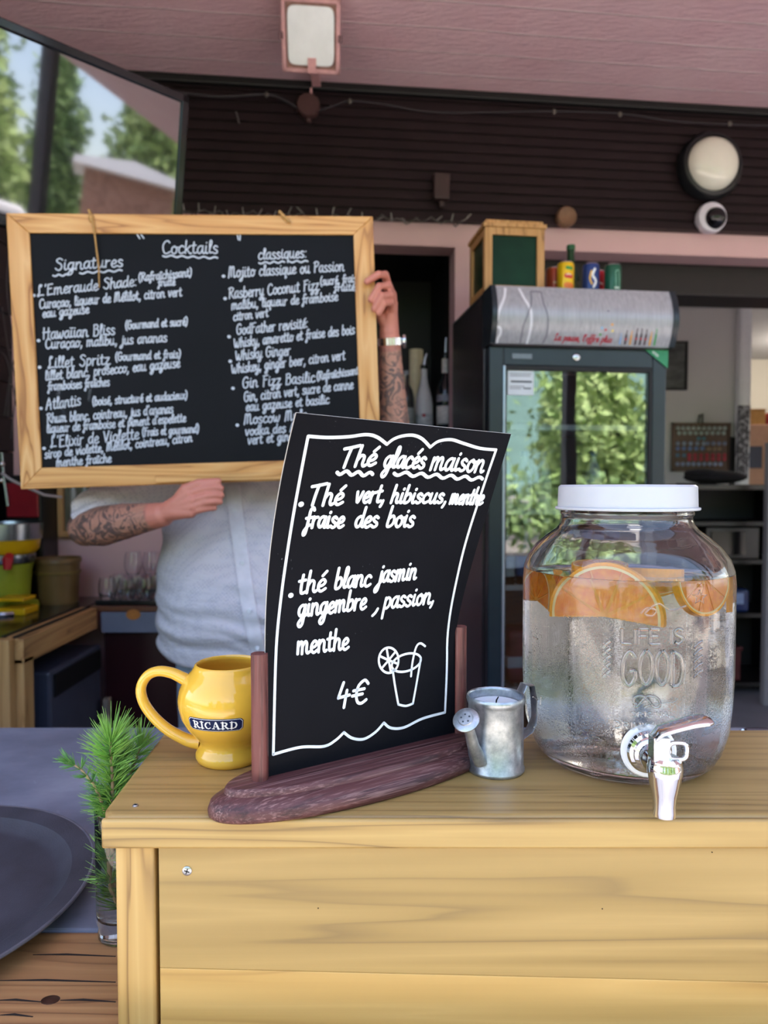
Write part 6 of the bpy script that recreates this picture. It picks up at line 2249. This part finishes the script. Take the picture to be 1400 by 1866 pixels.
# brown tub
tb = P(107, 1085, 2.68)
tb[2] = CT
tub = thing('plastic_tub', 'olive brown plastic tub between the juicer and the glass tray', 'tub', tb)
link('tub_body', MB().lathe([(0, .001), (.068, .001), (.070, 0), (.078, .150), (.083, .152), (.083, .166), (.0800, .170), (.0770, .166), (.0725, .15), (.066, .006), (0, .006)], tb, seg=40), M('olive_plastic', '#6b5430', .45, var=.1), tub, smooth=40)
link('tub_rim', MB().lathe([(.0781, .110), (.0815, .112), (.0815, .120), (.0786, .122)], tb, seg=40), M('olive_plastic_rim', '#75602f', .45, var=.1), tub, smooth=40)

# citrus juicer
jx = P(12, 1100, 2.55)
jx[2] = CT
jc_ = thing('citrus_juicer', 'yellow and green citrus juicer with a steel collar on the side counter', 'juicer', jx)
yj = M('yellow_plastic', '#d6a915', .3, var=.05)
gj = M('lime_green_enamel', '#8f9a2e', .3, var=.12, vscale=12)
stl = M('dull_steel', '#9aa0a6', .25, 1, var=.08)
link('foot', MB().lathe([(0, 0), (.105, 0), (.108, .004), (.105, .022), (.085, .030), (0, .030)], jx, seg=44), gj, jc_, smooth=40)
link('green_column', MB().lathe([(0, .030), (.070, .030), (.078, .05), (.085, .135), (.092, .165), (0, .165)], jx, seg=44), gj, jc_, smooth=40)
link('steel_neck', MB().lathe([(0, .165), (.095, .165), (.098, .17), (.098, .196), (.094, .20), (0, .20)], jx, seg=44), stl, jc_, smooth=40)
link('yellow_bowl', MB().lathe([(0, .20), (.096, .20), (.110, .214), (.117, .262), (.112, .262), (.10, .225), (.05, .235), (.012, .255), (0, .262)], jx, seg=44), yj, jc_, smooth=40)
link('steel_collar', MB().lathe([(.1172, .250), (.121, .250), (.124, .296), (.124, .306), (.119, .308), (.117, .296), (.1135, .262)], jx, seg=44), stl, jc_, smooth=40)
link('red_lever', MB().tube([jx + V3((.055, -.078, .197)), jx + V3((.058, -.096, .185)), jx + V3((.058, -.100, .150))], [.014, .018, .012], 12), M('red_plastic', '#b3202c', .35, var=.05), jc_)
link('drip_tray', MB().box(jx + V3((.085, -.10, .012)), (.11, .10, .024)).box(jx + V3((.085, -.10, .052)), (.10, .09, .012)), yj, jc_, smooth=0, bevel=.004)

# steel ring plate on the worktop
rp = G(10, 1118, CT)
rg = link('steel_ring', MB().lathe([(.050, 0), (.066, 0), (.068, .006), (.064, .014), (.060, .014), (.052, .006)], rp, seg=40), stl, origin=rp, smooth=40)
tag(rg, 'steel ring lying on the dark worktop before the juicer', 'ring')

# espresso machine peeking in: red body, steel tap
em = P(8, 905, 2.56)
es = thing('espresso_machine', 'red and black espresso machine with steel pipes behind the juicer', 'coffee machine', (em[0] - .06, 2.72, CT))
link('machine_body', MB().box((em[0] - .01, 2.778, CT + .24), (.14, .14, .48)), M('black_machine', '#141316', .35, var=.08), es, smooth=0, bevel=.01)
link('red_panel', MB().box((em[0] - .005, 2.700, 1.34 - .055), (.12, .012, .13)), M('red_enamel', '#8f1d2b', .3, var=.1), es, smooth=0, bevel=.004)
link('steam_pipe', MB().tube([P(3, 825, 2.685), P(6, 868, 2.685), P(14, 922, 2.685)], [.006, .007, .008], 10), stl, es)
link('steam_joint', MB().ball(P(3, 846, 2.685), .012, 14, 10).ball(P(2, 876, 2.685), .012, 14, 10), M('bright_steel', '#d9dde0', .1, 1, var=0), es)
# white hose
hz = [P(2, 862, 2.52), P(40, 884, 2.56), P(80, 902, 2.62), P(112, 906, 2.70)]
ho = link('white_hose', MB().tube([hz[0], hz[0] * .5 + hz[1] * .5 - Z * .004, hz[1], hz[2], hz[3]], .0052, 10), M('white_hose_plastic', '#b5b4b8', .4, var=.05), origin=hz[0], smooth=60)
tag(ho, 'thin white hose sagging from the espresso machine to the framed picture', 'hose')

# framed glass display on the pink wall
po = wall_pt(-1.31, float(P(140, 978, 2.86)[2]), .001)
pf = thing('framed_display', 'pale wooden framed display with glass vials on the pink wall behind the forearm', 'framed display', po + WH * .10)
for x0, x1, y0, y1 in ((0, .022, 0, .26), (.20, .222, 0, .26), (.022, .20, 0, .022), (.022, .20, .238, .26)):
    link('frame_bar', MB().frame_box(po, WH, Z, WN, x0, x1, y0, y1, 0, .03), oak2, pf, smooth=0, bevel=.002)
link('backing', MB().frame_box(po, WH, Z, WN, .02, .202, .02, .24, 0, .006), M('grey_green_backing', '#6e6c5c', .6, var=.2, vscale=25), pf, smooth=0)
for i, (xx, cl_) in enumerate(((.06, '#9a9d96'), (.105, '#8d958f'), (.155, '#a3bcc0'))):
    link('vial', MB().lathe([(0, 0), (.014, 0), (.014, .13), (.008, .15), (.008, .17), (0, .17)], po + WH * xx + Z * .05 + WN * .020, (0, 0, 1), 16), M('vial_glass', cl_, .12, var=.1), pf)
link('blue_clip', MB().frame_box(po, WH, Z, WN, .07, .105, .024, .032, .006, .035), M('blue_plastic', '#23306e', .4), pf, smooth=0)

# dead twigs and wires beside the chalkboard
tw = thing('dry_twigs', 'bare grey twigs hanging in front of the dark side wall', 'twigs', P(18, 780, 2.62))
for pts in ([(20, 430), (12, 520), (22, 620), (14, 760)], [(4, 560), (16, 640), (28, 700), (20, 800)], [(30, 640), (18, 690), (8, 760)], [(0, 640), (14, 660), (30, 740)]):
    link('twig', MB().tube([P(px, py, 2.60 + .002 * (py % 7)) for px, py in smooth_line(pts, 5)], .0022, 6), M('grey_twig', '#4c4a4d', .7), tw)

# ------------------------------------------------------------------ seen through the opening beside the fridge
pc_ = P(1222, 667, 5.4995)
pic = thing('picture', 'black-framed dim picture on the white wall beside the fridge', 'picture', pc_)
pw, ph = .125, .185
mb = MB()
for x0, x1, y0, y1 in ((-pw, pw, ph - .016, ph), (-pw, pw, -ph, -ph + .016), (-pw, -pw + .014, -ph, ph), (pw - .014, pw, -ph, ph)):
    mb.frame_box(pc_, RIGHT, Z, (0, -1, 0), x0, x1, y0, y1, 0, .024)
link('frame', mb, black_m, pic, smooth=0, bevel=.002)
pm, t, b = base_mat('dim_print')
t.links.new(ramp(t, noise(t, coords(t, (1, 1, 2.5)), 5, 4), [(.35, lin('#3c3d3e')), (.55, lin('#555a57')), (.7, lin('#67636a'))]), b.inputs['Base Color'])
b.inputs['Roughness'].default_value = .25
link('print', MB().frame_box(pc_, RIGHT, Z, (0, -1, 0), -pw + .01, pw - .01, -ph + .01, ph - .01, 0, .008), pm, pic, smooth=0)

cb = P(1276, 815, 5.4995)
cbd = thing('bottle_cap_board', 'brown wooden board with rows of coloured bottle caps on the white wall', 'cap display', cb)
bwd = M('dark_board_wood', '#5b4638', .6, var=.15, vscale=12)
W2, H2 = .222, .185
link('backboard', MB().frame_box(cb, RIGHT, Z, (0, -1, 0), -W2, W2, -H2, H2, 0, .02), bwd, cbd, smooth=0, bevel=.003)
for x0, x1, y0, y1 in ((-W2, W2, H2 - .018, H2), (-W2, W2, -H2, -H2 + .018), (-W2, -W2 + .016, -H2, H2), (W2 - .016, W2, -H2, H2)):
    link('board_edge', MB().frame_box(cb, RIGHT, Z, (0, -1, 0), x0, x1, y0, y1, .02, .034), bwd, cbd, smooth=0)
link('hanger', MB().tube([cb + V3((-.02, -.01, H2)), cb + V3((-.012, -.01, H2 + .06)), cb + V3((.012, -.01, H2 + .07)), cb + V3((.012, -.01, H2 + .002))], .006, 8), black_m, cbd)
capcols = {'#8d948e': (.145, -.18, .18), '#8b9690': (.108, -.17, .17), '#4b6f7c': (.066, -.02, .02), '#7c8494': (.028, -.18, .02), '#6a6f84': (.028, .05, .18), '#5c6f98': (-.010, -.18, .01), '#7a6650': (-.014, .06, .14), '#9a2f3a': (-.062, -.09, .18), '#4f6a80': (-.062, -.18, -.13), '#a03440': (-.092, -.09, .18), '#8088a0': (-.130, -.18, .15)}
capcol_m = {k: M('cap_enamel', k, .35, .3, var=.1) for k in capcols}
for cx3, (zz, x0, x1) in capcols.items():
    n3 = max(1, int((x1 - x0) / .040))
    for i in range(n3 + 1):
        xx = x0 + (x1 - x0) * i / max(n3, 1)
        link('bottle_cap', MB().lathe([(.0165, 0), (.0165, .003), (.012, .006), (0, .006)], cb + V3((xx, -.0195, zz)), (0, -1, 0), 12), capcol_m[cx3], cbd, smooth=50)
nr = P(1333, 800, 5.3)
mg = thing('magazine_rack', 'tall narrow rack of black and white leaflets by the white pillar', 'leaflet rack', (nr[0], 5.34, .0))
pat, t, b = base_mat('black_white_leaflets')
t.links.new(ramp(t, noise(t, coords(t, (1, 1, 1)), 42, 3), [(.45, lin('#2c2a30')), (.6, lin('#8d8a92'))]), b.inputs['Base Color'])
link('rack_post', MB().box((nr[0] + .01, 5.30, .85), (.03, .03, 1.7)), black_m, mg, smooth=0)
for i, zz in enumerate((1.40, 1.56, 1.74)):
    link('leaflet', MB().frame_box((nr[0] + .03, 5.20, zz), (.96, .28, 0), (-.28, .96, 0), V3((.05, -.03, 1)), -.045, .045, -.012, .012, -.01, .18), pat, mg, smooth=0)
# sideboard with shelves behind the jar
sbm = M('very_dark_brown_wood', '#130e0e', .4, var=.25, vscale=6)
sb_ = thing('sideboard', 'tall dark brown shelf unit behind the drink jar', 'shelf unit', (2.05, 4.75, 0))
link('worktop', MB().box((2.10, 4.72, 1.33), (1.0, .50, .035)), wood('dark_walnut_top', '#33251d', '#281d17', '#15100d', 'X', 6, 4, .35), sb_, smooth=0, bevel=.004)
for zz in (.08, .52, .86, 1.10):
    link('shelf', MB().box((2.10, 4.72, zz), (.96, .48, .025)), sbm, sb_, smooth=0)
for xx in (1.62, 2.58):
    link('side_panel', MB().box((xx, 4.72, .66), (.03, .48, 1.31)), sbm, sb_, smooth=0)
link('back_panel', MB().box((2.10, 4.955, .66), (.95, .02, 1.31)), black_m, sb_, smooth=0)
hat = link('black_cloth_pile', MB().ball((2.16, 4.66, 1.396), (.20, .14, .045), 28, 14).ball((2.06, 4.63, 1.42), (.11, .1, .03), 20, 12).box((2.02, 4.62, 1.352), (.2, .14, .008)), M('black_folded_cloth', '#151318', .9, var=.2), origin=(2.16, 4.66, 1.35), smooth=60)
tag(hat, 'crumpled black cloth on top of the dark shelf unit', 'cloth')
mw = thing('microwave', 'dim grey microwave on the shelf unit behind the jar shoulder', 'microwave', (2.22, 4.66, .8725))
link('microwave_body', MB().box((2.22, 4.66, .975), (.34, .26, .2)), M('grey_appliance', '#34302f', .4, var=.1), mw, smooth=0, bevel=.006)
link('microwave_door', MB().box((2.19, 4.524, .975), (.22, .012, .15)), M('black_door_glass', '#0d0d0f', .15, var=0), mw, smooth=0)
bpk = thing('blue_pack', 'blue drinks pack on the lower shelf behind the jar', 'pack', (2.2, 4.55, .533))
link('blue_wrap', MB().box((2.17, 4.58, .61), (.30, .16, .15)), M('blue_film', '#1a2c58', .3, var=.35, vscale=10), bpk, smooth=0, bevel=.02, bseg=3)
link('pale_label', MB().box((2.245, 4.497, .625), (.07, .004, .07)), M('pale_blue_label', '#7f95bd', .4), bpk, smooth=0)
rbx = link('red_crate', MB().box((2.12, 4.62, .20), (.30, .24, .20)).box((2.12, 4.62, .305), (.32, .26, .02)), M('dark_red_crate', '#4a1418', .45, var=.15), origin=(2.12, 4.62, .1), smooth=0, bevel=.006)
tag(rbx, 'dark red crate at the bottom of the dark shelf unit', 'crate')
# far room
fu = thing('salmon_cabinet', 'salmon wooden cabinet with a dark blue panel in the far room', 'cabinet', (3.42, 6.7, 0))
sal = M('salmon_wood', '#b98e78', .6, var=.08)
link('cabinet_body', MB().box((3.43, 6.75, .95), (.46, .4, 1.0 + .9)), sal, fu, smooth=0, bevel=.006)
link('blue_panel', MB().box((3.40, 6.546, 1.60), (.125, .01, .20)), M('dark_blue_panel', '#26304a', .4), fu, smooth=0)
wbx = thing('wooden_box', 'ochre wooden box on top of the salmon cabinet', 'box', (3.44, 6.62, 1.9))
link('box_body', MB().box((3.42, 6.63, 1.965), (.16, .12, .13)), M('ochre_wood', '#b58446', .55, var=.12), wbx, smooth=0, bevel=.004)
link('box_lid', MB().box((3.42, 6.63, 2.037), (.168, .128, .014)), M('ochre_wood_lid', '#a87a42', .55, var=.12), wbx, smooth=0, bevel=.003)
rdx = thing('red_parcel', 'red and white parcel beside the ochre box in the far room', 'parcel', (3.60, 6.62, 1.9))
link('parcel_body', MB().box((3.595, 6.64, 1.955), (.13, .12, .11)), M('red_card', '#a52a3c', .5, var=.1), rdx, smooth=0, bevel=.004)
link('parcel_label', MB().box((3.60, 6.578, 1.935), (.10, .004, .04)), M('white_card', '#cfc9cc', .6), rdx, smooth=0)
bsf = thing('bookcase', 'open shelving with dark files in the far room', 'shelving', (3.72, 6.45, 0))
for zz in (.3, .8, 1.25, 1.52, 1.80):
    link('shelf', MB().box((3.85, 6.45, zz), (.36, .26, .02)), sal, bsf, smooth=0)
link('side_panel', MB().box((3.674, 6.45, .95), (.018, .26, 1.75)), sal, bsf, smooth=0)
link('back_panel', MB().box((3.85, 6.585, .95), (.36, .01, 1.75)), dark_m, bsf, smooth=0)
for i in range(7):
    f = link('box_file', MB().box((3.71 + .045 * i, 6.42, 1.62 + .0 * i), (.036, .17, .18 - .012 * (i % 3))), M('file_cover', ['#2a3040', '#393b3c', '#20242c', '#56534e'][i % 4], .5, var=.05), origin=(3.71 + .045 * i, 6.42, 1.5301), smooth=0, bevel=.002)
    f.location[2] = 1.5305
    tag(f, '%s dark box file in the far room, counted from the salmon cabinet' % (ords + ['seventh'])[i], 'box file', 'files in the far room')
cl = thing('ceiling_lamp', 'flat round ceiling lamp in the far room', 'ceiling lamp', (4.1, 6.6, 2.72))
link('lamp_plate', MB().lathe([(0, 0), (.15, 0), (.16, -.02), (.15, -.05), (0, -.055)], (4.1, 6.6, 2.722), seg=32), M('lit_opal_plate', '#fff4e0', .4, var=0, emit=2.5), cl)
for a_ in sc.objects:
    if a_.type == 'MESH' and len(a_.data.polygons) < 60000:
        pass
